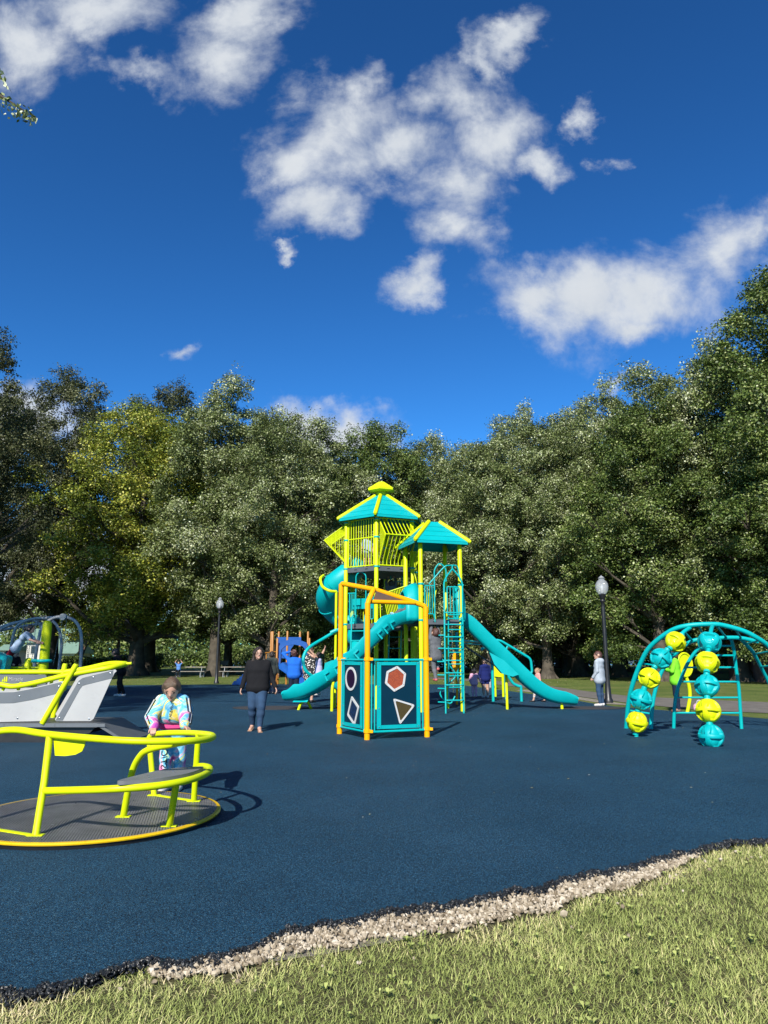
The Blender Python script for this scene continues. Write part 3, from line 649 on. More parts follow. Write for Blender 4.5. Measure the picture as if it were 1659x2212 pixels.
def face_strip(d, a, b, zt):       # folded steel edge of a deck with its slots
    a = Vector((a.x, a.y, 0)); b = Vector((b.x, b.y, 0)); e = (b - a); n = Vector((e.y, -e.x, 0)).normalized(); L = e.length; e.normalize()
    mb = MB(); mb.bar(a + e * 0.07 + n * 0.012 + Vector((0, 0, zt - 0.075)), b - e * 0.07 + n * 0.012 + Vector((0, 0, zt - 0.075)), 0.012, 0.14)
    o = mb.build('deck_edge', GREYD, d, smooth=False)
    sb = MB()
    for k in range(2):
        q = a + e * L * (0.33 + 0.36 * k) + n * 0.020 + Vector((0, 0, zt - 0.07))
        sb.bar(q - e * 0.05, q + e * 0.05, 0.006, 0.02)
    sb.build('slot', BLACKM, o, smooth=False)
d1 = deck('upper_deck', inset(HP, HC, 0.96), UD); d2 = deck('lower_deck', inset(HP, HC, 0.96), LD)
sqc = (SQ[0] + SQ[1] + SQ[2] + SQ[3]) / 4
d3 = deck('slide_deck', inset(SQ, sqc, 0.97), 2.53)
for i in (5, 0): face_strip(d1, HP[i], HP[(i + 1) % 6], UD); face_strip(d2, HP[i], HP[(i + 1) % 6], LD)
face_strip(d1, HP[4], HP[5], UD)
face_strip(d3, SQ[0], SQ[1], 2.53)
# linking deck between the two towers
mb = MB(); mb.slab([(0.0, 21.7, 2.33), (0.66, 21.62, 2.33), (0.75, 22.0, 2.33), (0.3, 22.2, 2.33)], (0, 0, 1), 0.13); mb.build('link_deck', DECK, TW, smooth=False)
# ---- roofs
def roof(center, radius, rot0, n, z0, z1, rtop, cap, eave_drop=0.0):
    c = Vector((center[0], center[1], 0)); A = [rot0 + 2 * math.pi * k / n for k in range(n)]
    lo = [c + Vector((radius * math.cos(a), radius * math.sin(a), z0)) for a in A]
    hi = [c + Vector((rtop * math.cos(a), rtop * math.sin(a), z1)) for a in A]
    mb = MB()
    if cap:
        ct = c + Vector((0, 0, z1))
        mb.lathe([(0.20, -0.02), (0.20, 0.20)], ct, n)
        mb.lathe([(0.26, 0.15), (0.46, 0.19), (0.46, 0.26), (0.10, 0.50), (0.0, 0.53)], ct, n, Matrix.Rotation(rot0, 3, 'Z'))
        ro = mb.build('roof', LIME, TW, smooth=False)
    else:
        mb.slab([h + Vector((0, 0, -0.01)) for h in hi], (0, 0, 1), 0.035); ro = mb.build('roof', TEALP, TW, smooth=False)
    for k in range(n):
        a, b, p, q = lo[k], lo[(k + 1) % n], hi[k], hi[(k + 1) % n]
        nrm = (b - a).cross(p - a).normalized()
        if nrm.z < 0: nrm = -nrm
        pb = MB(); pb.slab([a, b, q, p], nrm, 0.02)
        nb = 4                                    # stiffening ribs moulded across the panel
        for j in range(1, nb):
            t = j / nb; s0 = a.lerp(p, t).lerp(b.lerp(q, t), 0.10); s1 = a.lerp(p, t).lerp(b.lerp(q, t), 0.90)
            pb.bar(s0 + nrm * 0.022, s1 + nrm * 0.022, 0.035, 0.014, up=nrm)
        pb.bar(a.lerp(b, .03) - Vector((0, 0, .03)), b.lerp(a, .03) - Vector((0, 0, .03)), 0.02, 0.07)
        pb.build('roof_panel', TEALP, ro, smooth=False)
        hb = MB(); out_ = (a - c); out_.z = 0; out_.normalize()
        hb.tube([p + Vector((0, 0, 0.02)), p.lerp(a, 0.5) + Vector((0, 0, 0.03)), a + Vector((0, 0, 0.03)), a + out_ * 0.05], [0.065, 0.065, 0.065, 0.04], 10)
        hb.build('roof_ridge', LIME, ro)
    return ro
roof((HC.x, HC.y), 1.46, R(-97), 6, 5.72, 6.56, 0.22, True)
ang = math.atan2(SQ[0].y - sqc.y, SQ[0].x - sqc.x)
roof((sqc.x, sqc.y), 1.17, ang, 4, 4.74, 5.40, 0.24, False)
# ---- cages
BARM = {}
def bar_mesh(key, pts, r, m, n=7):
    return key
def bars_part(name, frame_pts, bars, m, r=0.013, fr=0.019, parent=TW):
    fb_ = MB()
    for f in frame_pts: fb_.tube(f, fr, 8)
    f = fb_.build(name, m, parent)
    for b in bars:
        bb = MB(); bb.tube(b, r, 6); bb.build('bar', m, f)
    return f
def flat_cage(a, b, z0, z1, nb, m=LIME, mid=None):
    e = (b - a).normalized(); a2 = a + e * 0.10; b2 = b - e * 0.10
    fr = [fillet([z(a2, z0), z(b2, z0), z(b2, z1), z(a2, z1), z(a2, z0 + .001)], 0.03)]
    if mid: fr.append([z(a2, mid), z(b2, mid)])
    bs = []
    for k in range(1, nb + 1):
        p = a2.lerp(b2, k / (nb + 1)); bs.append([z(p, z0), z(p, z1)])
    return bars_part('bar_cage', fr, bs, m)
def bulge_cage(a, b, z0, z1, zm, outd, nb, m=LIME):
    e = (b - a).normalized(); n = Vector((e.y, -e.x, 0)); a2 = a + e * 0.09; b2 = b - e * 0.09
    am = a2 + n * outd; bm_ = b2 + n * outd
    fr = [[z(a2, z0), z(b2, z0)], [z(a2, z1), z(b2, z1)], [z(am, zm), z(bm_, zm)],
          fillet([z(a2, z0), z(a2, z0 + .12), z(am, zm), z(a2, z1 - .05), z(a2, z1)], 0.04), fillet([z(b2, z0), z(b2, z0 + .12), z(bm_, zm), z(b2, z1 - .05), z(b2, z1)], 0.04)]
    bs = []
    for k in range(1, nb + 1):
        t = k / (nb + 1); p = a2.lerp(b2, t); q = am.lerp(bm_, t)
        bs.append(fillet([z(p, z0), z(p, z0 + .14), z(q, zm), z(p, z1 - .05), z(p, z1)], 0.05))
    f = bars_part('bulged_bar_cage', fr, bs, m)
    # side infill bars of the bulge
    for (p, q) in ((a2, am), (b2, bm_)):
        for k in range(1, 6):
            t = k / 6; w = p.lerp(q, t); hz = (1 - t)
            bb = MB(); bb.tube([z(w, zm - (zm - z0 - .12) * hz), z(w, zm + (z1 - .05 - zm) * hz)], 0.010, 5); bb.build('bar', m, f)
flat_cage(HP[5], HP[0], UD + 0.03, 5.66, 9, mid=5.07)
bulge_cage(HP[0], HP[1], UD + 0.03, 5.66, 5.08, 0.50, 7)
bulge_cage(HP[4], HP[5], UD + 0.03, 5.66, 5.10, 0.72, 8)
bulge_cage(HP[1], HP[2], UD + 0.03, 5.66, 5.08, 0.45, 7)
flat_cage(HP[2], HP[3], UD + 0.03, 5.66, 9, mid=5.07)
# lower deck rails and panels
flat_cage(HP[2], HP[3], LD + 0.04, LD + 0.95, 9)
flat_cage(HP[3], HP[4], LD + 0.04, LD + 0.95, 9)
# slanted lime barrier between the towers, in front of the link deck
a, b = Vector((-0.12, 21.5, 0)), Vector((0.62, 21.5, 0))
fr = [[(-0.15, 21.5, 3.30), (0.64, 21.48, 3.56)], fillet([(-0.12, 21.5, 3.18), (-0.10, 21.5, 2.60), (0.02, 21.5, 2.53), (0.60, 21.48, 2.53)], 0.08), fillet([(-0.22, 21.5, 3.05), (-0.2, 21.5, 2.52), (0.1, 21.5, 2.50)], 0.08)]
bs = []
for k in range(15):
    x0 = -0.02 + 0.047 * k; bs.append([(x0, 21.5, 3.33 + 0.0155 * k), (x0 + 0.16 if x0 + .16 < .66 else .66, 21.49, 2.55)])
bars_part('slanted_barrier', fr, bs, LIME, 0.012, 0.017)
# teal barrier with arch and the small ladder on the left front face
fr = [fillet([(-1.10, 22.15, 3.40), (-0.86, 22.02, 3.40)], .02), fillet([(-1.06, 22.14, 3.40), (-1.05, 22.14, 2.62), (-1.0, 22.12, 2.55), (-0.87, 22.03, 2.55)], .05),
      fillet([(-0.86, 22.0, 2.45), (-0.86, 22.0, 3.95), (-0.72, 21.93, 4.06), (-0.55, 21.85, 3.95), (-0.55, 21.85, 2.62), (-0.42, 21.75, 2.55)], 0.13, 8)]
bs = [[(-1.06 + 0.055 * k, 22.14 - .03 * k, 3.40), (-1.06 + 0.055 * k, 22.14 - .03 * k, 2.56)] for k in range(1, 4)]
bars_part('arched_gate', fr, bs, TEAL, 0.012, 0.018)
bars_part('side_barrier', [fillet([(-0.48, 21.74, 2.60), (-0.48, 21.74, 3.36), (-0.32, 21.66, 3.36), (-0.32, 21.66, 2.60), (-.48, 21.74, 2.601)], .04)], [[(-0.40, 21.7, 2.6), (-0.40, 21.7, 3.36)]], TEAL, 0.012, 0.016)
mb = MB(); mb.slab([(-1.05, 22.65, 2.95), (-0.35, 22.25, 2.95), (-0.35, 22.25, 3.27), (-1.05, 22.65, 3.27)], (0.5, .87, 0), 0.03); mb.build('play_panel', TEALP, TW, smooth=False)
def ladder(name, L0, L1, rungs, m=TEAL, r=0.022, rr=0.016, bow=0.0, extra=()):
    """two stiles given as point lists, rungs at the given heights"""
    f = MB(); f.tube(fillet(L0, 0.10), r, 9); f.tube(fillet(L1, 0.10), r, 9)
    for e in extra: f.tube(e, r * .9, 8)
    fo = f.build(name, m, TW)
    def at_z(P, zz):
        for i in range(len(P) - 1):
            z0_, z1_ = P[i][2], P[i + 1][2]
            if min(z0_, z1_) <= zz <= max(z0_, z1_) and abs(z1_ - z0_) > 1e-4: return Vector(lerp(P[i], P[i + 1], (zz - z0_) / (z1_ - z0_)))
        return Vector(P[0])
    for zz in rungs:
        a, b = at_z(L0, zz), at_z(L1, zz); rb = MB(); mid = (a + b) / 2 + Vector((0, -bow, 0))
        rb.tube([a, a.lerp(mid, .5) , b.lerp(mid, .5), b] if bow == 0 else fillet([a, a + Vector((.03, -bow, 0)), b + Vector((-.03, -bow, 0)), b], .04), rr, 8); rb.build('rung', m, fo)
    return fo
ladder('small_ladder', [(-0.88, 22.05, 2.70), (-0.94, 21.78, 2.74), (-0.97, 21.70, 2.55), (-1.00, 21.35, 0.0)], [(-0.52, 21.85, 2.70), (-0.56, 21.60, 2.74), (-0.58, 21.52, 2.55), (-0.60, 21.17, 0.0)], (2.24, 1.96, 1.68, 1.40, 1.12, .84, .56, .28))
# tall double ladder in front of the slide deck with its loop handholds
ladder('tall_ladder', [(1.66, 19.95, -0.04), (1.70, 20.34, 3.55), (1.76, 20.36, 3.70), (1.95, 20.38, 3.95)], [(2.15, 20.02, -0.04), (2.23, 20.42, 3.55), (2.15, 20.42, 3.72), (1.95, 20.38, 3.95)],
       (0.34, 0.74, 1.06, 1.39, 1.71, 2.03, 2.37, 2.70), r=0.024, rr=0.018, bow=0.06, extra=[[(1.95, 20.38, 3.93), (1.95, 20.38, 4.06)]])
ladder('rear_ladder', [(1.78, 20.40, 0.30), (1.82, 20.46, 2.6)], [(2.16, 20.50, 0.30), (2.19, 20.56, 2.6)], (0.66, 0.97, 1.29, 1.61, 1.92, 2.24, 2.55), r=0.018, rr=0.016)
# loops and panel above the ladder
fr = [fillet([(1.28, 20.45, 3.52), (1.66, 20.5, 3.95), (1.78, 20.5, 4.06), (2.12, 20.62, 4.08), (2.20, 20.66, 3.6)], 0.10, 6),
      fillet([(1.44, 20.48, 2.45), (1.44, 20.48, 3.95), (1.60, 20.5, 4.15), (1.78, 20.52, 3.98), (1.78, 20.52, 3.6)], 0.14, 8)]
bars_part('handhold_loop', fr, [], TEAL, 0.012, 0.02)
fr = [fillet([(1.12, 20.42, 3.48), (1.45, 20.50, 3.48)], .02), fillet([(1.16, 20.43, 3.48), (1.16, 20.43, 2.68), (1.40, 20.48, 2.68), (1.44, 20.5, 2.55)], .04)]
bars_part('deck_barrier', fr, [[(1.16 + .07 * k, 20.43 + .015 * k, 3.48), (1.16 + .07 * k, 20.43 + .015 * k, 2.68)] for k in range(1, 4)], TEAL, 0.012, 0.017)
fr = [fillet([(1.80, 20.52, 3.45), (2.16, 20.62, 3.45), (2.16, 20.62, 2.66), (1.80, 20.52, 2.66), (1.80, 20.52, 3.451)], .05)]
bars_part('deck_barrier', fr, [[(1.80 + .09 * k, 20.52 + .025 * k, 3.45), (1.80 + .09 * k, 20.52 + .025 * k, 2.66)] for k in range(1, 4)], TEAL, 0.013, 0.018)
fr = [fillet([(1.30, 21.55, 2.6), (1.36, 21.6, 3.3), (1.50, 21.7, 3.35), (1.55, 21.7, 2.6)], .12), fillet([(1.42, 21.6, 2.6), (1.58, 21.72, 3.5)], .02)]
bars_part('rear_barrier', fr, [[(1.0 + .06 * k, 21.68 + .016 * k, 3.4), (0.95 + .06 * k, 21.67 + .016 * k, 2.6)] for k in range(10)], LIME, 0.011, 0.015)
# ---- slides: a moulded trough swept along a path
def slide(name, path, width, wall, m, parent=TW, thick=0.03, flare=0.0, n=5, wavy=False):
    P = crom(path, n); N = len(P); mb = MB(); V = []; K = 0
    prof = []
    for k in range(-4, 5): prof.append((k / 4.0, 0))
    for i in range(N):
        t = (P[min(i + 1, N - 1)] - P[max(i - 1, 0)]).normalized(); s = t.cross(Vector((0, 0, 1))).normalized(); up = s.cross(t)
        f = i / (N - 1); w = width / 2 * (1 + flare * max(0, f - .85) / .15); h = wall * (1.0 if f < .82 else 1.0 - 0.55 * (f - .82) / .18)
        if wavy: h *= 1 + 0.10 * math.sin(i * 0.9)
        inner = [(-1.04, h), (-0.97, h * .55), (-0.86, 0.06), (-0.55, 0.0), (0, -0.02), (0.55, 0.0), (0.86, 0.06), (0.97, h * .55), (1.04, h)]
        outer = [(1.16, h + .012), (1.20, h - .05), (1.10, h * .5), (0.98, -0.02), (0.6, -0.085), (0, -0.10), (-0.6, -0.085), (-0.98, -0.02), (-1.10, h * .5), (-1.20, h - .05), (-1.16, h + .012)]
        ring = [P[i] + s * (a * w) + up * b for a, b in inner + outer]; K = len(ring); V += ring
    F = []
    for i in range(N - 1):
        for k in range(K):
            l = (k + 1) % K; F.append((i * K + k, i * K + l, (i + 1) * K + l, (i + 1) * K + k))
    F.append(tuple(range(K))); F.append(tuple((N - 1) * K + k for k in range(K)))
    mb.add(V, F); return mb.build(name, m, parent, ang=50)
SL = slide('wave_slide', [(0.80, 20.90, 2.52), (0.45, 20.80, 2.48), (0.08, 20.68, 2.26), (-0.32, 20.60, 1.86), (-0.75, 20.62, 1.42), (-1.25, 20.82, 1.02), (-1.80, 21.08, 0.66), (-2.25, 21.28, 0.44), (-2.60, 21.42, 0.36), (-2.82, 21.5, 0.34)], 0.60, 0.29, TEALP, wavy=True)
_P = crom([(0.45, 20.80, 2.48), (0.08, 20.68, 2.26), (-0.32, 20.60, 1.86), (-0.75, 20.62, 1.42), (-1.25, 20.82, 1.02), (-1.80, 21.08, 0.66)], 8)
for i in (6, 9, 12, 22, 26, 30, 34):
    t_ = (_P[i + 1] - _P[i - 1]).normalized(); s_ = t_.cross(Vector((0, 0, 1))).normalized(); u_ = s_.cross(t_)
    if s_.y > 0: s_ = -s_
    M3 = Matrix((t_, s_, u_)).transposed(); sb = MB()
    sb.box(_P[i] + s_ * .335 + u_ * .14, (.17, .09, .05), M3); sb.box(_P[i] + t_ * .07 + s_ * .33 + u_ * .04, (.045, .08, .20), M3); sb.build('step_ledge', TEALP, SL, smooth=False)
mb = MB()       # entry hood of the wave slide
V = []; F = []
for i, (dx, hh) in enumerate(((0, 1.06), (-0.16, 1.02), (-0.30, 0.94), (-0.42, 0.80))):
    for k in range(13):
        a = math.pi * (-0.08 + 1.16 * k / 12); c_ = Vector((0.92 + dx * .97, 20.92 + dx * .25, 2.55)); s_ = Vector((0.26, -.97, 0))
        V.append(c_ + s_ * (0.46 * math.cos(a)) + Vector((0, 0, hh * max(-.1, math.sin(a)) ** 1 if math.sin(a) > 0 else -0.08)))
for i in range(3):
    for k in range(12): F.append((i * 13 + k, i * 13 + k + 1, (i + 1) * 13 + k + 1, (i + 1) * 13 + k))
mb.add(V, F); hood = mb.build('slide_hood', TEALP, SL)
sm = hood.modifiers.new('thickness', 'SOLIDIFY'); sm.thickness = 0.035
def supports(name, pts_list, m, parent):
    for p in pts_list:
        b = MB(); b.tube(fillet(p, 0.12), 0.04, 9); b.build(name, m, parent)
supports('slide_leg', [[(-1.46, 20.74, -0.03), (-1.46, 20.76, 0.62), (-1.42, 20.8, 0.80)], [(-2.46, 21.25, -0.03), (-2.40, 21.3, 0.16), (-2.3, 21.32, 0.24), (-2.2, 21.5, .2), (-2.12, 21.7, -0.03)]], LIME, SL)
mb = MB(); mb.slab([(-2.62, 21.18, .22), (-2.2, 21.16, .22), (-2.1, 21.3, .42), (-2.5, 21.36, .36)], (0, 1, 0), .25); mb.build('exit_bracket', TEALP, SL, smooth=False)
SR = slide('straight_slide', [(2.10, 21.30, 2.56), (2.40, 21.32, 2.42), (2.85, 21.36, 1.98), (3.35, 21.42, 1.50), (3.85, 21.50, 1.02), (4.30, 21.56, 0.62), (4.72, 21.62, 0.36), (5.10, 21.68, 0.25), (5.40, 21.72, 0.22), (5.60, 21.75, 0.20)], 0.46, 0.26, TEALP)
mb = MB(); mb.slab([(3.05, 21.15, 1.62), (3.45, 21.15, 1.40), (3.88, 21.15, 0.99), (3.70, 21.15, 0.93), (3.40, 21.15, 1.02), (3.18, 21.15, 1.28)], (0.05, 1, 0), 0.5); mb.build('slide_fairing', TEALP, SR)
supports('slide_leg', [[(3.57, 21.48, -0.03), (3.57, 21.50, 1.05)], [(5.19, 21.62, -0.03), (5.19, 21.66, 0.2)]], LIME, SR)
mb = MB(); V = []; F = []
for i, (dx, hh) in enumerate(((0, 1.0), (0.14, 0.95), (0.28, 0.80))):
    for k in range(13):
        a = math.pi * (-0.08 + 1.16 * k / 12); c_ = Vector((2.08 + dx, 21.31, 2.56)); V.append(c_ + Vector((0, -0.44 * math.cos(a), hh * math.sin(a) if math.sin(a) > 0 else -.08)))
for i in range(2):
    for k in range(12): F.append((i * 13 + k, i * 13 + k + 1, (i + 1) * 13 + k + 1, (i + 1) * 13 + k))
mb.add(V, F); h2 = mb.build('slide_hood', TEALP, SR); h2.modifiers.new('thickness', 'SOLIDIFY').thickness = 0.035
# ---- spiral tube slide on the left
sp = []
for i in range(30):
    t = i / 29; a = R(-25 - 335 * t); rad = 0.50
    sp.append((-1.33 + rad * math.cos(a), 23.22 + rad * math.sin(a), 4.36 - 2.25 * t))
sp += [tuple(p) for p in crom([sp[-1], (-0.72, 23.0, 1.95), (-0.78, 22.75, 1.65), (-1.05, 22.55, 1.25), (-1.4, 22.45, 0.85), (-1.6, 22.4, .62)], 4)[1:]]
mb = MB(); mb.tube(sp, 0.365, 20, caps=False); TS = mb.build('tube_slide', TEALP, TW); TS.modifiers.new('thickness', 'SOLIDIFY').thickness = 0.03
for q in (8, 16, 24):
    p = Vector(sp[q]); d = (Vector(sp[q + 1]) - Vector(sp[q - 1])).normalized(); axm = d.to_track_quat('Z', 'Y').to_matrix()
    rb = MB(); rb.lathe([(0.365, -0.03), (0.39, -0.025), (0.39, 0.025), (0.365, 0.03)], p, 20, axm, cap=False); rb.build('tube_flange', TEALP, TS)
mb = MB(); mb.tube(crom([(-1.92, 22.72, 4.02), (-1.99, 22.42, 3.88), (-1.90, 22.22, 3.62), (-1.68, 22.12, 3.48), (-1.47, 22.18, 3.46)], 5), 0.045, 9); mb.tube([(-1.47, 22.18, 3.47), (-1.47, 22.18, -0.03)], 0.04, 10); mb.build('tube_bracket', LIME, TS)
# ---- curly climbing pole on the left and the sweeping rail that comes out of it
mb = MB(); mb.tube(crom([(-1.30, 22.2, 2.36), (-1.81, 22.0, 2.04), (-2.22, 21.6, 1.75), (-2.36, 21.45, 1.45), (-2.30, 21.4, 1.14), (-2.12, 21.5, 0.95), (-1.90, 21.7, 0.86)], 6), 0.05, 10); mb.tube([(-1.62, 22.1, 2.2), (-1.45, 22.1, 2.28)], .06, 8); mb.build('sweep_rail', TEAL, TW)
mb = MB(); mb.tube([(-1.55, 22.1, -.03), (-1.55, 22.1, 0.9)], .04, 8); mb.tube(crom([(-1.55, 22.1, .9), (-1.5, 22.0, 1.05), (-1.3, 22.0, 1.1)], 4), .04, 8); mb.build('rail_leg', TEAL, TW)
mb = MB(); mb.slab([(-1.85, 22.3, .85), (-1.25, 22.3, .8), (-1.05, 22.3, 1.3), (-1.3, 22.3, 1.42), (-1.6, 22.3, 1.38), (-1.8, 22.3, 1.3)], (0, 1, 0), .12); mb.build('shell_seat', TEALP, TW)
# ---- climbing items under the slide deck: loop pole beside the back post, chain climber, orange paddle
mb = MB()
lp = SQ[2]
mb.tube(crom([(lp.x - .03, lp.y - .06, 2.3), (lp.x + .22, lp.y - .15, 2.05), (lp.x + .05, lp.y - .2, 1.75), (lp.x - .2, lp.y - .2, 1.5), (lp.x + .05, lp.y - .25, 1.25), (lp.x + .24, lp.y - .2, .95), (lp.x, lp.y - .22, .68), (lp.x - .22, lp.y - .2, .42), (lp.x + .05, lp.y - .22, .15), (lp.x + .22, lp.y - .15, .35)], 6), 0.022, 8); mb.build('curly_climber', TEAL, TW)
for k in range(6):
    rb = MB(); zz = 0.3 + 0.36 * k; rb.tube([(1.48, 20.22 + .03 * k, zz - .02), (1.68, 20.06 + .05 * k, zz - .02)], 0.018, 7); rb.build('foot_peg', TEAL, TW)
mb = MB()
for k in range(34):
    zz = 2.35 - k * 0.055; aa = (k % 2) * math.pi / 2
    mb.tube([(1.93 + .018 * math.cos(q) * math.cos(aa), 20.62 + .018 * math.cos(q) * math.sin(aa), zz + .034 * math.sin(q)) for q in np.linspace(0, 6.283, 9)[:-1]], 0.006, 4, closed=True)
mb.build('chain', STEEL, TW)
mb = MB(); mb.tube([(2.32, 23.6, -.03), (2.34, 23.6, 0.5), (2.30, 23.6, 1.05)], .035, 8); mb.slab([(2.30 + .12 * math.cos(q), 23.6, 1.32 + .30 * math.sin(q)) for q in np.linspace(0, 6.283, 21)[:-1]], (0, 1, 0), .06); mb.build('paddle', ORANGE, TW)
# ---- handrail climber behind the straight slide
mb = MB(); mb.tube(fillet([(3.35, 25.2, 1.72), (3.75, 25.2, 2.05), (4.0, 25.2, 2.05), (5.05, 25.2, 1.42), (5.08, 25.2, 0.98), (4.98, 25.2, .9)], .12), .045, 9); mb.tube([(4.28, 25.2, 1.88), (4.15, 25.2, 1.6)], .035, 8)
mb.tube(fillet([(4.15, 25.2, 1.0), (4.42, 25.2, .58), (4.60, 25.2, .5), (4.68, 25.2, 0.5), (4.68, 25.2, -.03)], .1), .05, 9); OV = mb.build('overhead_rail', TEAL, TW)
for (x, y, h, m) in ((3.72, 25.2, 1.55, TEAL), (4.36, 26.4, 1.1, TEAL), (2.45, 24.6, 2.3, TEAL)):
    b = MB(); b.tube([(x, y, -.03), (x, y, h)], .05, 10); b.build('rail_post', m, TW)
for (x, y, h) in ((4.25, 28.2, 1.22), (4.52, 28.0, 1.15)):
    b = MB(); b.tube([(x, y, -.03), (x, y, h)], .045, 9); b.build('rail_post', LIME, TW)
mb = MB(); mb.slab([(4.22, 28.1, .75), (4.56, 28.1, .72), (4.56, 28.1, .95), (4.22, 28.1, 1.15)], (0, 1, 0), .03); mb.build('side_plate', LIMEP, TW, smooth=False)
mb = MB()
for k in range(6): mb.tube([(2.5 + .05 * k, 24.6 + .02 * k, 1.95 - .02 * k), (4.1 + .02 * k, 25.3, 1.0 - .03 * k + .02 * k)], .012, 5)
mb.build('rope_net', GREYD, TW)
mb = MB(); mb.tube([(2.38, 22.4, 1.98), (3.4, 25.1, 1.98)], .03, 8); mb.tube([(2.38, 22.6, 1.90), (3.3, 25.1, 1.90)], .025, 8); mb.build('cross_rail', TEAL, TW)
# tower interior: inner climber and shaded post pieces
ladder('inner_ladder', [(0.10, 23.0, 0.0), (0.22, 22.9, 4.1)], [(0.50, 23.05, 0.0), (0.58, 22.95, 4.1)], [0.35 * k for k in range(1, 12)], r=0.02, rr=.014)
for (x, y) in ((0.52, 23.2), (0.95, 23.0)):
    b = MB(); b.tube([(x, y, -.03), (x, y, 2.4)], PR, 12); b.build('post', LIME, TW)
# exit mats worn into the pad
MAT_ = mat('worn_rubber_mat', (0.035, 0.034, 0.036), 0.8, 0.3, 3, bump=.4, bscale=120)
def wear_mat(x, y, a, b, label):
    m_ = MB(); m_.slab([(x + a * math.cos(q) * (1 + .05 * math.sin(3 * q)), y + b * math.sin(q), 0.004) for q in np.linspace(0, 6.283, 33)[:-1]], (0, 0, 1), 0.012)
    tag(m_.build('wear_mat', MAT_, smooth=False), label, 'mat', 'dark wear mats at the slide exits')
wear_mat(-3.35, 22.0, 1.15, 0.8, 'dark wear mat at the foot of the teal wave slide behind the woman in black')
wear_mat(6.05, 21.95, 1.05, 0.6, 'dark wear mat at the foot of the straight slide by the woman in grey')
# ================================================================== amber post panel station
PS = thing('panel_station', 'amber post frame with two teal edged navy panels of white ringed shapes', 'activity panels', (-0.1, 14.2, 0))
OL, OM, OR_ = Vector((-0.88, 14.79, 0)), Vector((-0.31, 13.74, 0)), Vector((0.82, 14.21, 0))
for p, h in ((OL, 2.96), (OM, 2.50), (OR_, 2.46)):
    b = MB(); b.tube([z(p, -.05), z(p, h)], 0.052, 14)
    o = b.build('post', ORANGE, PS)
    s = MB(); s.tube([z(p, -.04), z(p, 0.12)], 0.0535, 14); s.build('post_foot', ORANGE, o)
    for c in (0.15, 1.45):
        cb = MB(); cb.lathe([(.053, -.035), (.066, -.028), (.066, .028), (.053, .035)], z(p, c), 14); cb.bar((p.x + .05, p.y - .03, c), (p.x + .11, p.y - .05, c), .03, .05); cb.build('clamp', ORANGE, o)
    jb = MB(); jb.lathe([(.0525, -.006), (.0545, -.004), (.0545, .004), (.0525, .006)], z(p, 2.27 if p is not OL else 2.7), 14); jb.build('joint', ORANGE, o)
b = MB(); b.tube(fillet([(OL.x, OL.y, 2.90), (OL.x + .02, OL.y - .01, 2.97), (-0.20, 14.0, 2.78), (0.55, 14.18, 2.56), (OR_.x - .02, OR_.y, 2.47), (OR_.x, OR_.y, 2.40)], .05), .05, 12); b.build('top_beam', ORANGE, PS)
b = MB(); b.tube([(OM.x, OM.y, 2.46), (OM.x + .02, OM.y + .03, 2.55), (-0.20, 13.95, 2.78)], .05, 12); b.build('knee', ORANGE, PS)
b = MB(); b.tube([(-0.25, 13.84, 2.53), (0.35, 14.06, 2.53), (0.6, 14.15, 2.53)], .042, 12); b.build('lower_beam', ORANGE, PS)
b = MB(); b.slab([(-0.20, 13.88, 2.56), (0.40, 14.09, 2.56), (-0.16, 13.92, 2.74)], (0.3, -.9, 0), .02); b.build('gusset_plate', mat('brown_plate', (.12, .07, .045), .5), PS, smooth=False)
NAVY = mat('navy_panel', (0.002, 0.030, 0.058), 0.45, 0.15, 2, dirt=.1, spec=.15)
PURP = mat('dark_purple_inset', (0.018, 0.004, 0.028), 0.5, 0.2, 3, spec=.15)
DBLU = mat('dark_blue_inset', (0.006, 0.02, 0.07), 0.3, 0.5, 14, bump=.4, bscale=30)
def pebble(name, c0, c1, sc):
    m, t, p = newmat(name); tcn = mnode(t, 'ShaderNodeTexCoord')
    vo = mnode(t, 'ShaderNodeTexVoronoi', {'Vector': tcn.outputs['Object'], 'Scale': sc}); sp_ = mnode(t, 'ShaderNodeSeparateColor', {'Color': vo.outputs['Color']})
    mx = mnode(t, 'ShaderNodeMix', {0: sp_.outputs[0], 6: c4(c0), 7: c4(c1)}, data_type='RGBA'); t.links.new(mx.outputs[2], p.inputs['Base Color'])
    bb = mnode(t, 'ShaderNodeBump', {'Height': vo.outputs['Distance'], 'Strength': .6, 'Distance': .01}); t.links.new(bb.outputs[0], p.inputs['Normal']); p.inputs['Roughness'].default_value = .5
    return m
RUST = pebble('rust_pebble_inset', (.26, .035, .010), (.46, .085, .02), 90)
GOLD = mat('gold_ribbed_inset', (.30, .19, .03), .4, .1, 3)
RING = mat('white_ring', (.62, .62, .60), .45, .05, 3)
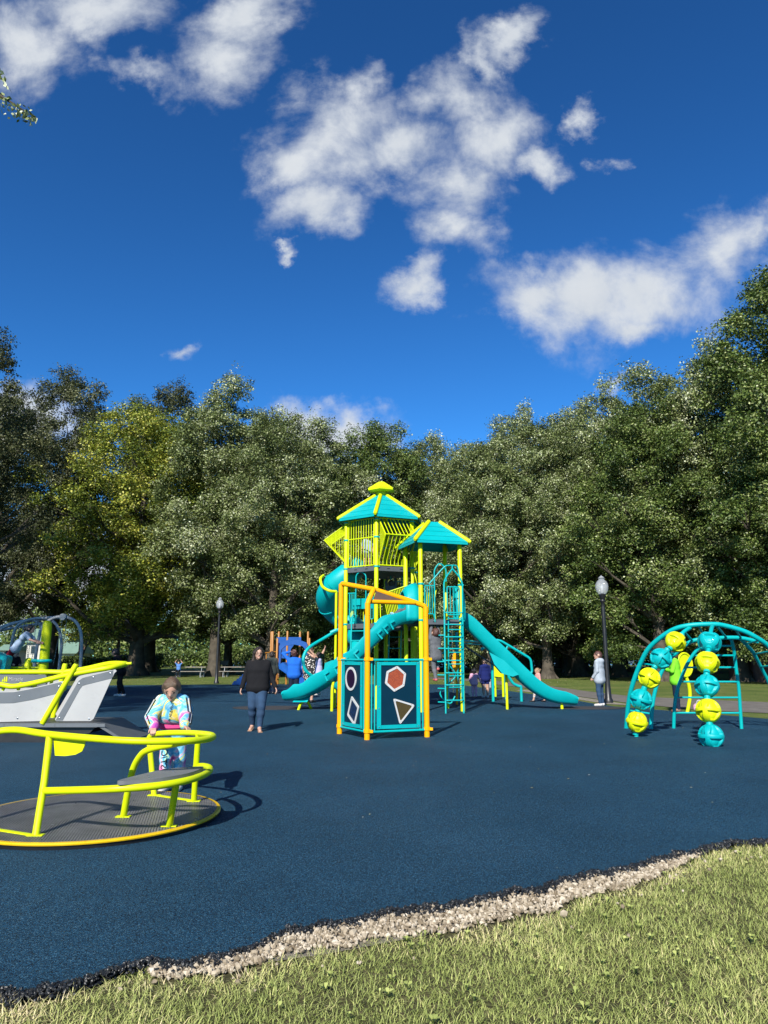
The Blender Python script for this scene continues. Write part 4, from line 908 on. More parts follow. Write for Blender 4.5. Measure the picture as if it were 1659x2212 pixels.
def panel(a, b, shapes, u0, u1, n0, n1):
    e = (b - a); L = e.length; e.normalize(); n = Vector((e.y, -e.x, 0))
    if n.y > 0: n = -n
    def P(u_, v_, off=0): q = a + e * (u_ * L) + n * off; return Vector((q.x, q.y, v_))
    fb_ = MB(); fb_.tube([P(.05, 1.435), P(.95, 1.435)], .022, 9); fb_.tube([P(.05, .135), P(.95, .135)], .022, 9)
    for uu in (.07, .12, .88, .93): fb_.tube([P(uu, .135), P(uu, 1.435)], .014, 7)
    fo = fb_.build('panel_frame', TEAL, PS)
    for (s0, s1, t0, t1) in ((u0, n0, .18, 1.40), (n1, u1, .18, 1.40), (n0, n1, .18, .25), (n0, n1, 1.335, 1.40)):
        bb = MB(); bb.slab([P(s0 + .002, t0 + .002, .012), P(s1 - .002, t0 + .002, .012), P(s1 - .002, t1 - .002, .012), P(s0 + .002, t1 - .002, .012)], n, .014); bb.build('panel_border', TEALP, fo, smooth=False)
    pb = MB(); pb.slab([P(u0 + .01, .19, -.008), P(u1 - .01, .19, -.008), P(u1 - .01, 1.39, -.008), P(u0 + .01, 1.39, -.008)], n, .016); po = pb.build('panel_board', NAVY, fo, smooth=False)
    for q in ((u0 + n0) / 2, (n1 + u1) / 2):
        for v_ in (.215, .55, .95, 1.37):
            sb = MB(); sb.lathe([(.011, 0), (.011, .005), (.004, .007)], P(q, v_, .026), 8, n.to_track_quat('Z', 'Y').to_matrix()); sb.build('bolt', STEEL, fo)
    for outer, inner, m_ in shapes:
        k = len(outer); ob = MB()
        O0 = [P(*q, .010) for q in outer]; I0 = [P(*q, .010) for q in inner]; O1 = [P(*q, .024) for q in outer]; I1 = [P(*q, .024) for q in inner]
        V_ = O0 + I0 + O1 + I1; F_ = []
        for i in range(k):
            j = (i + 1) % k
            F_ += [(2 * k + i, 2 * k + j, 3 * k + j, 3 * k + i), (i, j, 2 * k + j, 2 * k + i), (k + i, k + j, 3 * k + j, 3 * k + i)]
        ob.add(V_, F_); ro = ob.build('shape_ring', RING, fo, smooth=False)
        ib = MB(); ib.slab([P(*q, .009) for q in inner], n, .006); ib.build('shape_inset', m_, fo, smooth=False)
        if m_ is GOLD:
            vs_ = [q[1] for q in inner]; lo_, hi_ = min(vs_), max(vs_)
            rb = MB()
            for j in range(1, 26):
                v_ = lo_ + (hi_ - lo_) * j / 26; xs = []
                for i in range(k):
                    (ua, va), (ub, vb) = inner[i], inner[(i + 1) % k]
                    if (va - v_) * (vb - v_) < 0: xs.append(ua + (ub - ua) * (v_ - va) / (vb - va))
                if len(xs) == 2: rb.bar(P(min(xs), v_, .018), P(max(xs), v_, .018), .006, .005)
            rb.build('rib_strip', BLACKM, fo, smooth=False)
        for i in range(0, k, max(1, k // 6)):
            c_ = P((outer[i][0] + inner[i][0]) / 2, (outer[i][1] + inner[i][1]) / 2, .024); sb = MB(); sb.lathe([(.007, 0), (.007, .003), (.002, .005)], c_, 7, n.to_track_quat('Z', 'Y').to_matrix()); sb.build('bolt', STEEL, fo)
def rounded(pts, r, n=5):
    P_ = [Vector((a, b, 0)) for a, b in pts]; o = []
    k = len(P_)
    for i in range(k):
        a, b = P_[i - 1] - P_[i], P_[(i + 1) % k] - P_[i]; A = P_[i] + a.normalized() * r; B = P_[i] + b.normalized() * r
        for q in range(n + 1): t = q / n; v_ = (1 - t) ** 2 * A + 2 * t * (1 - t) * P_[i] + t * t * B; o.append((v_.x, v_.y))
    return o
def shrink(pts, k):
    cx = sum(p[0] for p in pts) / len(pts); cy = sum(p[1] for p in pts) / len(pts); return [(cx + (x - cx) * k, cy + (y - cy) * k) for x, y in pts]
def R5(x, y): return ((x - 590) / 555.0, 1.45 - (y - 735) / 680.0 * 1.31)
hexa = rounded([R5(863, 800), R5(945, 876), R5(928, 995), R5(832, 1049), R5(748, 968), R5(764, 852)], .02)
tri = rounded([R5(822, 1108), R5(1030, 1178), R5(884, 1362)], .05)
panel(OM, OR_, [(hexa, shrink(hexa, .80), RUST), (tri, shrink(tri, .78), GOLD)], .148, .874, .22, .815)
def L5(x, y): return ((x - 322) / 263.0, 1.45 - (y - 730) / 645.0 * 1.31)
circ = [(0.437 + 0.20 * math.cos(q), 1.075 + 0.225 * math.sin(q)) for q in np.linspace(0, 6.283, 37)[:-1]]
rhomb = rounded([L5(447, 1072), L5(518, 1165), L5(478, 1345), L5(406, 1256)], .03)
panel(OL, OM, [(circ, shrink(circ, .80), PURP), (rhomb, shrink(rhomb, .76), DBLU)], .135, .86, .20, .79)

# ================================================================== merry-go-round
MC = Vector((-2.72, 7.2, 0)); MR = 1.15
MG = thing('merry_go_round', 'lime railed merry go round with a ribbed grey disc and yellow rim', 'merry-go-round', (MC.x, MC.y, 0))
def ridged():
    m, t, p = newmat('ribbed_grey_deck'); tcn = mnode(t, 'ShaderNodeTexCoord')
    mp = mnode(t, 'ShaderNodeMapping', {0: tcn.outputs['Object']}); mp.inputs[2].default_value = (0, 0, R(14))
    wv = mnode(t, 'ShaderNodeTexWave', {'Vector': mp.outputs[0], 'Scale': 14.0, 'Distortion': 0.0}, bands_direction='X')
    nz = mnode(t, 'ShaderNodeTexNoise', {'Vector': tcn.outputs['Object'], 'Scale': 5, 'Detail': 8, 'Roughness': .7})
    rp = mnode(t, 'ShaderNodeValToRGB', {'Fac': nz.outputs[0]}); rp.color_ramp.elements[0].color = c4((.16, .16, .16)); rp.color_ramp.elements[1].color = c4((.29, .285, .28)); rp.color_ramp.elements[0].position = .35; rp.color_ramp.elements[1].position = .7
    t.links.new(rp.outputs[0], p.inputs['Base Color']); p.inputs['Roughness'].default_value = .42
    b = mnode(t, 'ShaderNodeBump', {'Height': wv.outputs[1], 'Strength': .8, 'Distance': .012}); t.links.new(b.outputs[0], p.inputs['Normal']); return m
RIDGE = ridged()
# the disc: real ridges across the plate
b = MB(); b.lathe([(MR - .03, 0.012), (MR - .03, .052), (0, .052)], MC, 64); b.build('disc', RIDGE, MG)
ca, sa = math.cos(R(14)), math.sin(R(14)); rb = MB()
for k in range(-46, 47):
    d_ = k * 0.0235; h_ = math.sqrt(max(0, (MR - .05) ** 2 - d_ ** 2))
    if h_ < .05: continue
    a_ = MC + Vector((ca * d_ - sa * -h_, sa * d_ + ca * -h_, .055)); b_ = MC + Vector((ca * d_ - sa * h_, sa * d_ + ca * h_, .055)); rb.bar(a_, b_, .011, .008)
tag(rb.build('deck_ridges', RIDGE, MG, smooth=False), kind='stuff')
YRIM = mat('yellow_rim', (.80, .50, .005), .3, .1, 4, dirt=.3)
b = MB(); b.lathe([(MR - .03, .040), (MR, .036), (MR + .003, .046), (MR - .006, .056), (MR - .035, .058)], MC, 72, cap=False); b.build('rim', YRIM, MG)
b = MB(); b.lathe([(MR - .05, .0), (MR - .02, .0), (MR - .012, .036), (MR - .05, .040)], MC, 72, cap=False); b.build('skirt', BLACKM, MG)
for rad_, n_ in ((.55, 6), (1.05, 14)):
    for k in range(n_):
        q = 6.283 * k / n_ + .2; sb = MB(); sb.lathe([(.009, 0), (.009, .003), (.003, .005)], (MC.x + rad_ * math.cos(q), MC.y + rad_ * math.sin(q), .060), 8); sb.build('bolt', STEEL, MG)
TR = .030
def mgpart(name, pts, r=TR, m=LIME, n=12):
    b = MB(); b.tube(pts, r, n); return b.build(name, m, MG)
top = crom([(-3.62, 6.60, .50), (-3.61, 6.64, .70), (-3.52, 6.68, .82), (-3.30, 6.68, .855), (-2.90, 6.52, .83), (-2.21, 6.35, .80), (-1.79, 6.45, .785), (-1.62, 6.68, .77), (-1.60, 7.0, .76), (-1.74, 7.38, .745), (-2.06, 7.78, .72), (-2.38, 8.02, .69), (-2.52, 8.10, .66), (-2.56, 8.13, .60)], 6)
mgpart('top_rail', top)
low = crom([(-2.90, 6.44, .38), (-2.42, 6.20, .43), (-2.12, 6.15, .45), (-1.86, 6.25, .455), (-1.67, 6.50, .46), (-1.61, 6.85, .46), (-1.66, 7.2, .45), (-1.79, 7.5, .43), (-1.92, 7.68, .40)], 6)
mgpart('lower_rail', low)
mgpart('rail_post', [(-2.86, 6.30, .055), (-2.90, 6.46, .45), (-2.92, 6.53, .82)])
mgpart('rail_post', [(-2.43, 8.03, .055), (-2.55, 8.12, .63)])
mgpart('rail_post', [(-1.93, 7.72, .055), (-1.90, 7.62, .42), (-1.88, 7.57, .73)])
mgpart('rail_post', [(-1.86, 6.63, .055), (-1.75, 6.38, .45)])
mgpart('rail_post', crom([(-3.62, 6.60, .50), (-3.61, 6.60, .3), (-3.60, 6.62, .055)], 4))
mgpart('bent_rail', crom([(-1.72, 6.50, .775), (-1.86, 6.56, .745), (-2.08, 6.70, .69), (-2.20, 6.79, .62), (-2.30, 6.88, .45), (-2.39, 7.0, .055)], 6))
for (x, y) in ((-2.86, 6.30), (-2.43, 8.03), (-1.93, 7.72), (-1.86, 6.63), (-2.39, 7.0)):
    b = MB(); b.box((x, y, .062), (.13, .06, .010)); b.build('foot_plate', LIME, MG, smooth=False)
b = MB(); b.bar((-2.43, 8.03, .064), (-1.93, 7.72, .064), .035, .012); b.build('floor_bar', LIME, MG, smooth=False)
b = MB(); b.bar((-2.86, 6.28, .064), (-3.35, 6.52, .064), .035, .012); b.build('floor_bar', LIME, MG, smooth=False)
seat = [(-2.16, 6.13, .0), (-2.08, 6.45, 0), (-1.97, 6.72, 0), (-1.82, 6.86, 0), (-1.66, 6.90, 0), (-1.65, 6.72, 0), (-1.70, 6.50, 0), (-1.84, 6.28, 0), (-2.0, 6.17, 0)]
b = MB(); b.slab([(p.x, p.y, .482) for p in crom(seat, 4, True)], (0, 0, 1), .03); so = b.build('seat', mat('grey_seat_plastic', (.17, .175, .18), .5, .12, 5, bump=.2, bscale=200), MG, ang=60)
for (x, y) in ((-2.0, 6.4), (-1.85, 6.62), (-1.95, 6.28), (-1.75, 6.78)):
    sb = MB(); sb.lathe([(.012, 0), (.012, .003), (.005, .005)], (x, y, .512), 8); sb.build('bolt', STEEL, so)
flag = [(-2.89, 6.535, .815), (-2.58, 6.455, .795), (-2.58, 6.455, .745), (-2.60, 6.46, .70), (-2.66, 6.475, .67), (-2.76, 6.50, .655), (-2.86, 6.53, .655)]
b = MB(); b.slab(flag, (.25, .97, 0), .012); b.build('flag_plate', LIMEP, MG, smooth=False)

# ================================================================== arch climber with pods
AC = thing('arch_climber', 'teal arched climbing frame hung with two strings of lime and teal pods', 'climbing frame', (6.6, 15.2, 0))
def acp(name, pts, r, m=TEAL, n=12, res=5):
    b = MB(); b.tube(crom(pts, res), r, n); return b.build(name, m, AC)
OUT = [(5.16, 15.9, -.04), (5.18, 15.7, .53), (5.24, 15.5, .96), (5.38, 15.3, 1.41), (5.53, 15.1, 1.72), (5.84, 14.8, 2.01), (6.13, 14.6, 2.11), (6.57, 14.5, 2.13), (6.81, 14.5, 2.10), (7.16, 14.5, 2.0), (7.41, 14.5, 1.87), (7.70, 14.6, 1.69), (8.1, 14.8, 1.30), (8.35, 15.0, .8), (8.5, 15.2, -.04)]
A2 = [(5.65, 15.8, -.04), (5.74, 15.8, .57), (5.89, 15.7, 1.10), (6.05, 15.6, 1.40), (6.20, 15.5, 1.58), (6.43, 15.4, 1.78), (6.62, 15.3, 1.85), (7.03, 15.3, 1.88), (7.49, 15.3, 1.88), (7.85, 15.3, 1.80)]
A3 = [(6.17, 15.9, -.04), (6.22, 15.8, .62), (6.38, 15.7, 1.13), (6.51, 15.6, 1.43), (6.67, 15.5, 1.66), (6.88, 15.4, 1.82), (7.05, 15.32, 1.87)]
A4 = [(7.57, 15.8, -.04), (7.58, 15.8, .33), (7.57, 15.75, .83), (7.53, 15.7, 1.20), (7.47, 15.6, 1.63), (7.34, 15.4, 1.85)]
A5 = [(7.49, 15.32, 1.87), (7.70, 15.5, 1.74), (7.94, 15.7, 1.56), (8.22, 16, 1.26), (8.46, 16.2, .92), (8.7, 16.4, .4), (8.8, 16.5, -.04)]
acp('main_arch', OUT, .048); acp('rear_arch', A2, .042); acp('side_arch', A3, .036); acp('side_arch', A4, .036); acp('side_arch', A5, .036)
def on(P_, zz, rising=True):
    C_ = crom(P_, 8); C_ = C_ if rising else C_[::-1]
    for i in range(len(C_) - 1):
        if (C_[i].z - zz) * (C_[i + 1].z - zz) <= 0: return C_[i].lerp(C_[i + 1], (zz - C_[i].z) / (C_[i + 1].z - C_[i].z + 1e-9))
    return C_[-1]
for zz in (.30, .62, .95, 1.28, 1.56, 1.78): b = MB(); b.tube([on(OUT, zz + .08), on(A2, zz)], .02, 8); b.build('rung', TEAL, AC)
for zz in (.32, .64, .97, 1.27, 1.52, 1.72): b = MB(); b.tube([on(A3, zz), on(A4, zz)], .02, 8); b.build('rung', TEAL, AC)
for zz in (.30, .62, .95, 1.28, 1.55, 1.76): b = MB(); b.tube([on(OUT, zz + .06, False), on(A5, zz, False)], .02, 8); b.build('rung', TEAL, AC)
for (a, b_) in (((6.0, 14.7, 2.07), (6.5, 15.35, 1.82)), ((6.3, 14.55, 2.12), (6.75, 15.3, 1.87)), ((6.62, 14.5, 2.13), (7.2, 15.3, 1.88)), ((7.0, 14.5, 2.05), (7.5, 15.3, 1.88))):
    b = MB(); b.tube([a, b_], .022, 8); b.build('rung', TEAL, AC)
def pod_mesh():
    nu, nv = 104, 64; V_ = []; F_ = []
    def st(x, a, b): t = min(1, max(0, (x - a) / (b - a))); return t * t * (3 - 2 * t)
    for j in range(nv + 1):
        el = math.pi * (j / nv - .5)
        for i in range(nu):
            az = 2 * math.pi * i / nu; r_ = 1.0; oa = math.degrees(az) % 90; oe = abs(math.degrees(el))
            wdt = 35 - max(0, oe - 12) * .30
            inside = st(wdt - abs(oa - 45), 0, 6) * st(oe, 8, 13) * st(62 - oe, 0, 10)
            r_ -= 0.20 * inside * (1.25 - .9 * (oe - 8) / 54)
            r_ += 0.012 * st(3.2 - oe, 0, 1.5) + .010 * st(4 - min(oa, 90 - oa), 0, 2) * st(86 - oe, 0, 6)
            V_.append((r_ * math.cos(el) * math.cos(az), r_ * math.cos(el) * math.sin(az), r_ * math.sin(el)))
    for j in range(nv):
        for i in range(nu):
            k = (i + 1) % nu; F_.append((j * nu + i, j * nu + k, (j + 1) * nu + k, (j + 1) * nu + i))
    b = MB(); b.add(V_, F_); return b
def make_pod(m):
    o = pod_mesh().build('pod', m, None, ang=60); me = o.data; bpy.data.objects.remove(o); return me
POD = {0: make_pod(LIMEP), 1: make_pod(TEALP)}
BOLTME = MB().lathe([(.05, .985), (.05, 1.0), (.02, 1.01)], (0, 0, 0), 8).build('bolt', STEEL); bme = BOLTME.data; bpy.data.objects.remove(BOLTME)
def pods(path, spots, kinds, rr, seed):
    rg_ = random.Random(seed); C_ = crom(path, 8); b = MB(); b.tube(C_, .038, 12); st_ = b.build('pod_stem', TEAL, AC); o0 = origin_of(AC)
    for p, k, r_ in zip(spots, kinds, rr):
        p = Vector(p); i = min(range(len(C_)), key=lambda q: (C_[q] - p).length); i = max(1, min(len(C_) - 2, i)); d = (C_[i + 1] - C_[i - 1]).normalized()
        q = d.to_track_quat('Z', 'Y') @ Matrix.Rotation(R(25 + rg_.uniform(-12, 12)), 3, 'Z').to_quaternion()
        o = obj('pod', POD[k], AC); o.location = p - o0; o.rotation_mode = 'QUATERNION'; o.rotation_quaternion = q; o.scale = (r_, r_, r_ * .97)
        c = MB(); c.tube([p - d * (r_ + .035), p + d * (r_ + .035)], .056, 12); c.build('pod_collar', TEAL, AC)
        for az in (20, 70, 110, 200):
            e = obj('bolt', bme, o); e.rotation_euler = (R(90 - 40), 0, R(az)); e.scale = (.8, .8, .97)
pods([(6.15, 14.6, 2.06), (5.95, 14.45, 1.97), (5.72, 14.3, 1.78), (5.37, 14.2, 1.46), (5.12, 14.2, 1.09), (4.93, 14.2, .69), (4.84, 14.25, .26), (4.81, 14.26, -.03)], [(5.72, 14.3, 1.78), (5.37, 14.2, 1.46), (5.12, 14.2, 1.09), (4.93, 14.2, .69), (4.84, 14.25, .27)], [0, 1, 0, 1, 0], [.205] * 5, 1)
pods([(6.54, 14.45, 2.10), (6.30, 14.0, 1.99), (6.07, 13.6, 1.76), (5.82, 13.2, 1.39), (5.69, 13, .99), (5.61, 12.85, .58), (5.60, 12.8, .16), (5.60, 12.8, -.03)], [(6.07, 13.6, 1.76), (5.82, 13.2, 1.39), (5.69, 13, .99), (5.61, 12.85, .58), (5.60, 12.8, .16)], [1, 0, 1, 0, 1], [.21] * 5, 2)

# ================================================================== rocking boat
BT = thing('rocking_boat', 'white and grey boat shaped play platform with thick lime rails at the left edge', 'play boat', (-6.4, 13.9, 0))
YN, YF = 13.30, 14.50
def face(name, pts, y, t, m, parent=BT, dirn=1):
    b = MB(); b.slab([(x, y, zz) for x, zz in pts], (0, dirn, 0), t); return b.build(name, m, parent, smooth=False)
for y, d in ((YN, 1), (YF, -1)):
    xo = 0 if y == YN else -.52
    stern = [(-4.88 + xo, 1.20), (-4.84 + xo, 1.24), (-4.87 + xo, 1.27), (-5.45 + xo, 1.13), (-5.52 + xo, 1.09), (-5.88 + xo, .40), (-5.86 + xo, .37), (-5.24 + xo, .37), (-5.19 + xo, .41)]
    so = face('stern_panel', stern, y, .022 * 1, WHITEP, dirn=d)
    band = [(-4.90 + xo, 1.185), (-4.90 + xo, 1.255), (-5.44 + xo, 1.12), (-5.51 + xo, 1.07), (-5.865 + xo, .38), (-5.74 + xo, .38), (-5.48 + xo, .92), (-5.44 + xo, .98), (-5.38 + xo, 1.0), (-4.915 + xo, 1.115)]
    face('stern_band', band, y - d * .006, .006, GREYM, so, dirn=d)
    hull = [(-7.9, .90), (-7.4, .90), (-6.95, .88), (-6.66, .885), (-6.4, .93), (-5.84, 1.06), (-5.79, 1.06), (-5.78, 1.02), (-6.06, .40), (-6.12, .37), (-7.9, .33)]
    hull = [(x + xo, zz) for x, zz in hull]
    ho = face('hull_panel', hull, y, .022, WHITEP, dirn=d)
    hb = [(-7.9, .88), (-7.4, .885), (-6.95, .865), (-6.66, .87), (-6.4, .915), (-5.83, 1.045), (-5.80, 1.02), (-5.87, .85), (-6.3, .74), (-6.65, .68), (-6.95, .675), (-7.4, .70), (-7.9, .72)]
    face('hull_band', [(x + xo, zz) for x, zz in hb], y - d * .006, .006, GREYM, ho, dirn=d)
    for (x, zz) in ((-4.95, 1.20), (-5.25, 1.13), (-5.50, 1.02), (-5.80, .42), (-5.27, .41), (-5.86, .97), (-6.05, .50), (-6.55, .80), (-6.55, .42)):
        sb = MB(); sb.lathe([(.014, 0), (.014, .004), (.006, .007)], (x + xo, y - d * .008, zz), 8, Matrix.Rotation(R(90 * d), 3, 'X')); sb.build('bolt', STEEL, BT)
RB = .048
b = MB(); b.tube(crom([(-8.2, YN, 1.04), (-7.5, YN, 1.06), (-6.92, YN, 1.0), (-6.67, YN, .97), (-6.26, YN, 1.04), (-5.77, YN, 1.16), (-5.27, YN, 1.25), (-4.98, YN + .05, 1.30), (-4.84, YN + .3, 1.345), (-4.86, 13.80, 1.36), (-5.05, 14.2, 1.365), (-5.41, 14.42, 1.36), (-5.9, YF, 1.26), (-6.33, YF, 1.20), (-6.66, YF, 1.20), (-7.58, YF, 1.20), (-8.2, YF, 1.20)], 6), RB, 12); b.build('gunwale_rail', LIME, BT)
b = MB(); b.tube([(-4.86, 13.66, 1.36), (-4.70, 13.66, 1.375)], .025, 9); b.build('bow_peg', LIME, BT)
for (p, q) in (((-6.08, YN - .04, .33), (-5.56, YN - .04, 1.36)), ((-6.45, YF, .33), (-6.30, YF, 1.36))):
    b = MB(); b.tube([p, lerp(p, q, .97), q], [.05, .05, .042], 12); b.build('rail_post', LIME, BT)
for k in range(5):
    x = -6.9 + .28 * k; b = MB(); b.tube([(x, YN + .06, .9), (x + .05, YN + .06, 1.0 + .04 * k)], .03, 8); b.build('rail_stub', LIME, BT)
face('back_panel', [(-8.2, .93), (-6.66, .93), (-6.62, .97), (-6.62, 1.12), (-6.66, 1.15), (-8.2, 1.15)], YF - .06, .02, GREYM)
b = MB(); b.box((-6.55, 13.9, .30), (2.9, 1.3, .07)); b.build('platform', GREYD, BT, smooth=False)
b = MB(); b.slab([(-5.10, 13.27, .333), (-5.10, 14.53, .333), (-4.55, 14.53, .02), (-4.55, 13.27, .02)], (0, 0, -1), .05); b.build('ramp', GREYD, BT, smooth=False)
b = MB(); b.slab([(-7.9, 13.32, .265), (-5.15, 13.32, .265), (-5.25, 13.32, .16), (-6.0, 13.32, -.02), (-7.9, 13.32, -.02)], (0, 1, 0), 1.16); b.build('rocker_base', BLACKM, BT, smooth=False)
for k in range(3):
    b = MB(); b.box((-7.2 + k * .9, 13.255, .30), (.88, .012, .055)); b.build('edge_strip', GREYM, BT, smooth=False)
def text_mesh(name, s, size, fn, m, parent, sp=1.0, shear=0.0, ext=.002):
    cu = bpy.data.curves.new(name, 'FONT'); cu.body = s; cu.size = size; cu.space_character = sp; cu.shear = shear; cu.extrude = ext; cu.align_x = 'LEFT'; cu.resolution_u = 3
    to = bpy.data.objects.new(name, cu); COL.objects.link(to); dg = bpy.context.evaluated_depsgraph_get()
    me = bpy.data.meshes.new_from_object(to.evaluated_get(dg)); bpy.data.objects.remove(to)
    o0 = origin_of(parent)
    for v_ in me.vertices: v_.co = Vector(fn(v_.co.x, v_.co.y, v_.co.z)) - o0
    me.materials.clear(); me.materials.append(m); return obj(name, me, parent)
text_mesh('lettering', 'Miracle', .098, lambda x, y, q: (-7.36 + x, YF - .065 - q, 1.035 + y), WHITEP, BT)
for k, (x0, x1, h0, h1) in enumerate(((-7.49, -7.46, .02, .05), (-7.455, -7.42, .07, .085), (-7.415, -7.38, .095, .07))):
    face('logo_stripe', [(x0, 1.02), (x1, 1.015), (x1 - .005, 1.03 + h1), (x0 + .012, 1.03 + h0)], YF - .064, .004, LIMEP, dirn=-1)
# ================================================================== spinner with lime mast and teal seat
SPN = thing('mast_spinner', 'thick lime mast with a teal ring and teal diamond seat behind the boat', 'spinner', (-9.3, 20, 0))
b = MB(); b.lathe([(.125, -.03), (.125, 2.30), (.118, 2.38), (.09, 2.44), (.04, 2.47), (0, 2.475)], (-9.28, 20, 0), 20); b.build('mast', LIMEP, SPN)
b = MB(); b.tube([(-9.28 + .17 * math.cos(q), 20 + .17 * math.sin(q), 1.38) for q in np.linspace(0, 6.283, 21)[:-1]], .045, 10, closed=True); b.tube([(-9.45, 19.95, 1.38), (-9.58, 19.9, 1.38)], .05, 8); b.build('ring', TEALP, SPN)
b = MB(); b.lathe([(.10, -.03), (.10, 1.38), (.08, 1.44), (0, 1.47)], (-9.75, 20.1, 0), 14); b.build('short_mast', LIMEP, SPN)
b = MB(); b.tube([(-9.63, 19.9, -.02), (-9.63, 19.9, 1.38), (-9.63, 19.9, 1.40)], .035, 9); b.build('prop', LIME, SPN)
dm = rounded([(-10.62, 1.16), (-10.38, 1.63), (-9.98, 1.50), (-10.05, 1.02), (-10.45, .98)], .07)
b = MB(); b.slab([(x, 19.4, zz) for x, zz in dm], (0, 1, 0), .30); so = b.build('seat', TEALP, SPN, ang=60)
b = MB(); b.slab([(x, 19.385, zz) for x, zz in shrink(dm, .62)], (0, 1, 0), .01); b.build('seat_recess', mat('dark_teal_plastic', (.003, .13, .15), .4), so, smooth=False)
b = MB(); b.lathe([(.05, 0), (.05, .03), (.02, .06)], (-10.32, 19.38, 1.28), 12, Matrix.Rotation(R(90), 3, 'X')); b.build('hub', STEEL, so)
b = MB(); b.tube([(-10.35, 19.7, -.03), (-10.35, 19.7, 1.0)], .05, 9); b.tube([(-10.3, 19.8, 1.2), (-9.4, 20, 1.2)], .03, 8); b.build('seat_arm', LIME, SPN)
# ================================================================== arched swing frame
SW = thing('arched_swing_frame', 'grey steel swing frame of hooped arches behind the boat', 'swing set', (-11, 24.5, 0))
def arch(pts, r=.052):
    b = MB(); b.tube(crom(pts, 5), r, 10); return b.build('arch', GALV, SW)
arch([(-9.90, 24, -.03), (-9.93, 24, 1.3), (-9.98, 24, 2.15), (-10.2, 24, 2.62), (-10.6, 24, 2.78), (-11.0, 24, 2.72), (-11.3, 24, 2.40), (-11.42, 24, 1.6), (-11.45, 24, -.03)])
arch([(-11.55, 26, -.03), (-11.5, 26, 1.4), (-11.52, 26, 2.1), (-11.75, 26, 2.62), (-12.2, 26, 2.84), (-12.9, 26, 2.72), (-13.25, 26, 2.2), (-13.3, 26, -.03)])
arch([(-12.55, 27, -.03), (-12.4, 27, 1.6), (-12.5, 27, 2.2), (-12.9, 27, 2.75), (-13.4, 27, 2.80), (-14.2, 27, 2.5), (-14.45, 27, 2.0), (-14.5, 27, -.03)])
arch([(-13.3, 27.6, 2.85), (-14.2, 27.6, 2.72), (-14.9, 27.6, 2.35), (-15.15, 27.6, 1.7), (-15.2, 27.6, -.03)])
arch([(-13.2, 28, 2.75), (-14.4, 28, 2.55), (-15.2, 28, 2.35), (-15.7, 28, 1.9), (-15.85, 28, -.03)])
b = MB(); b.tube([(-10.6, 24, 2.78), (-12.2, 26, 2.84), (-13.3, 27.6, 2.85)], .06, 10); b.lathe([(.11, -.08), (.11, .08)], (-10.6, 23.95, 2.78), 12, Matrix.Rotation(R(90), 3, 'X')); b.build('top_beam', GALV, SW)
def chain(a, b_, n, parent, m=STEEL, s=.02):
    mb_ = MB(); a = Vector(a); b_ = Vector(b_); d = (b_ - a).normalized(); x = d.cross(Vector((0, 1, .1))).normalized(); y = d.cross(x)
    for k in range(n):
        c = a.lerp(b_, (k + .5) / n); L = (b_ - a).length / n * .62; w = x if k % 2 else y
        mb_.tube([c + d * (L * math.sin(q)) + w * (s * math.cos(q)) for q in np.linspace(0, 6.283, 9)[:-1]], s * .28, 4, closed=True)
    return mb_.build('chain', m, parent)
chain((-10.55, 24.1, 2.66), (-11.3, 25.6, 1.2), 26, SW); chain((-10.65, 24.0, 2.66), (-11.5, 25.5, 1.2), 26, SW)
for k in range(4): chain((-12.55 + .13 * k, 25.9, 2.7), (-12.60 + .15 * k, 25.9, 1.0), 24, SW)
b = MB(); b.lathe([(.05, .90), (.62, .93), (.68, 1.0), (.62, 1.0), (.05, .97)], (-13.15, 25.95, 0), 20); b.build('basket_seat', BLACKM, SW)
for k in range(3): chain((-13.2 + .1 * k, 26.4, 2.7), (-13.6 + .45 * k, 26.2, 1.0), 24, SW)
# ================================================================== lamp posts
def glass_mat():
    m, t, p = newmat('ribbed_acorn_glass'); p.inputs['Base Color'].default_value = (.86, .88, .9, 1); p.inputs['Roughness'].default_value = .12
    tr = mnode(t, 'ShaderNodeBsdfTransparent'); tr.inputs[0].default_value = (.9, .92, .94, 1)
    ms = mnode(t, 'ShaderNodeMixShader', {0: .22, 1: tr.outputs[0], 2: p.outputs[0]}); t.links.new(ms.outputs[0], t.nodes['Material Output'].inputs[0])
    wv = mnode(t, 'ShaderNodeTexWave', {'Scale': 9.0}); b = mnode(t, 'ShaderNodeBump', {'Height': wv.outputs[1], 'Strength': .4, 'Distance': .01}); t.links.new(b.outputs[0], p.inputs['Normal']); return m
GLASS = glass_mat()
def lamp(x, y, h, label):
    t = thing('lamp_post', label, 'street lamp', (x, y, -.03), 'black park lamp posts')
    s = h / 4.9
    b = MB(); b.lathe([(.15, 0), (.15, .10), (.11, .16), (.085, .7), (.075, 1.0), (.065, h - 1.1), (.06, h - .95), (.10, h - .90), (.07, h - .84), (.12, h - .70), (.13, h - .66), (0, h - .655)], (x, y, -.03), 14); b.build('pole', BLACKM, t)
    g = MB(); g.lathe([(.12, h - .66), (.20, h - .55), (.225, h - .42), (.21, h - .30), (.15, h - .20), (.10, h - .165), (.10, h - .13), (.12, h - .11), (.08, h - .07)], (x, y, -.03), 20); go = g.build('globe', GLASS, t)
    f = MB(); f.lathe([(.085, h - .075), (.06, h - .05), (.02, h - .03), (.03, h - .015), (0, h)], (x, y, -.03), 12); f.build('finial', GALV, t)
    c = MB(); c.lathe([(.05, h - .62), (.06, h - .56), (.06, h - .40), (.03, h - .36)], (x, y, -.03), 10); c.build('lamp_holder', WHITEP, t)
lamp(-9.62, 42.3, 4.95, 'black lamp post with glass acorn globe beyond the pad on the left')
lamp(7.55, 24.9, 4.30, 'black lamp post with glass acorn globe beside the woman in grey')
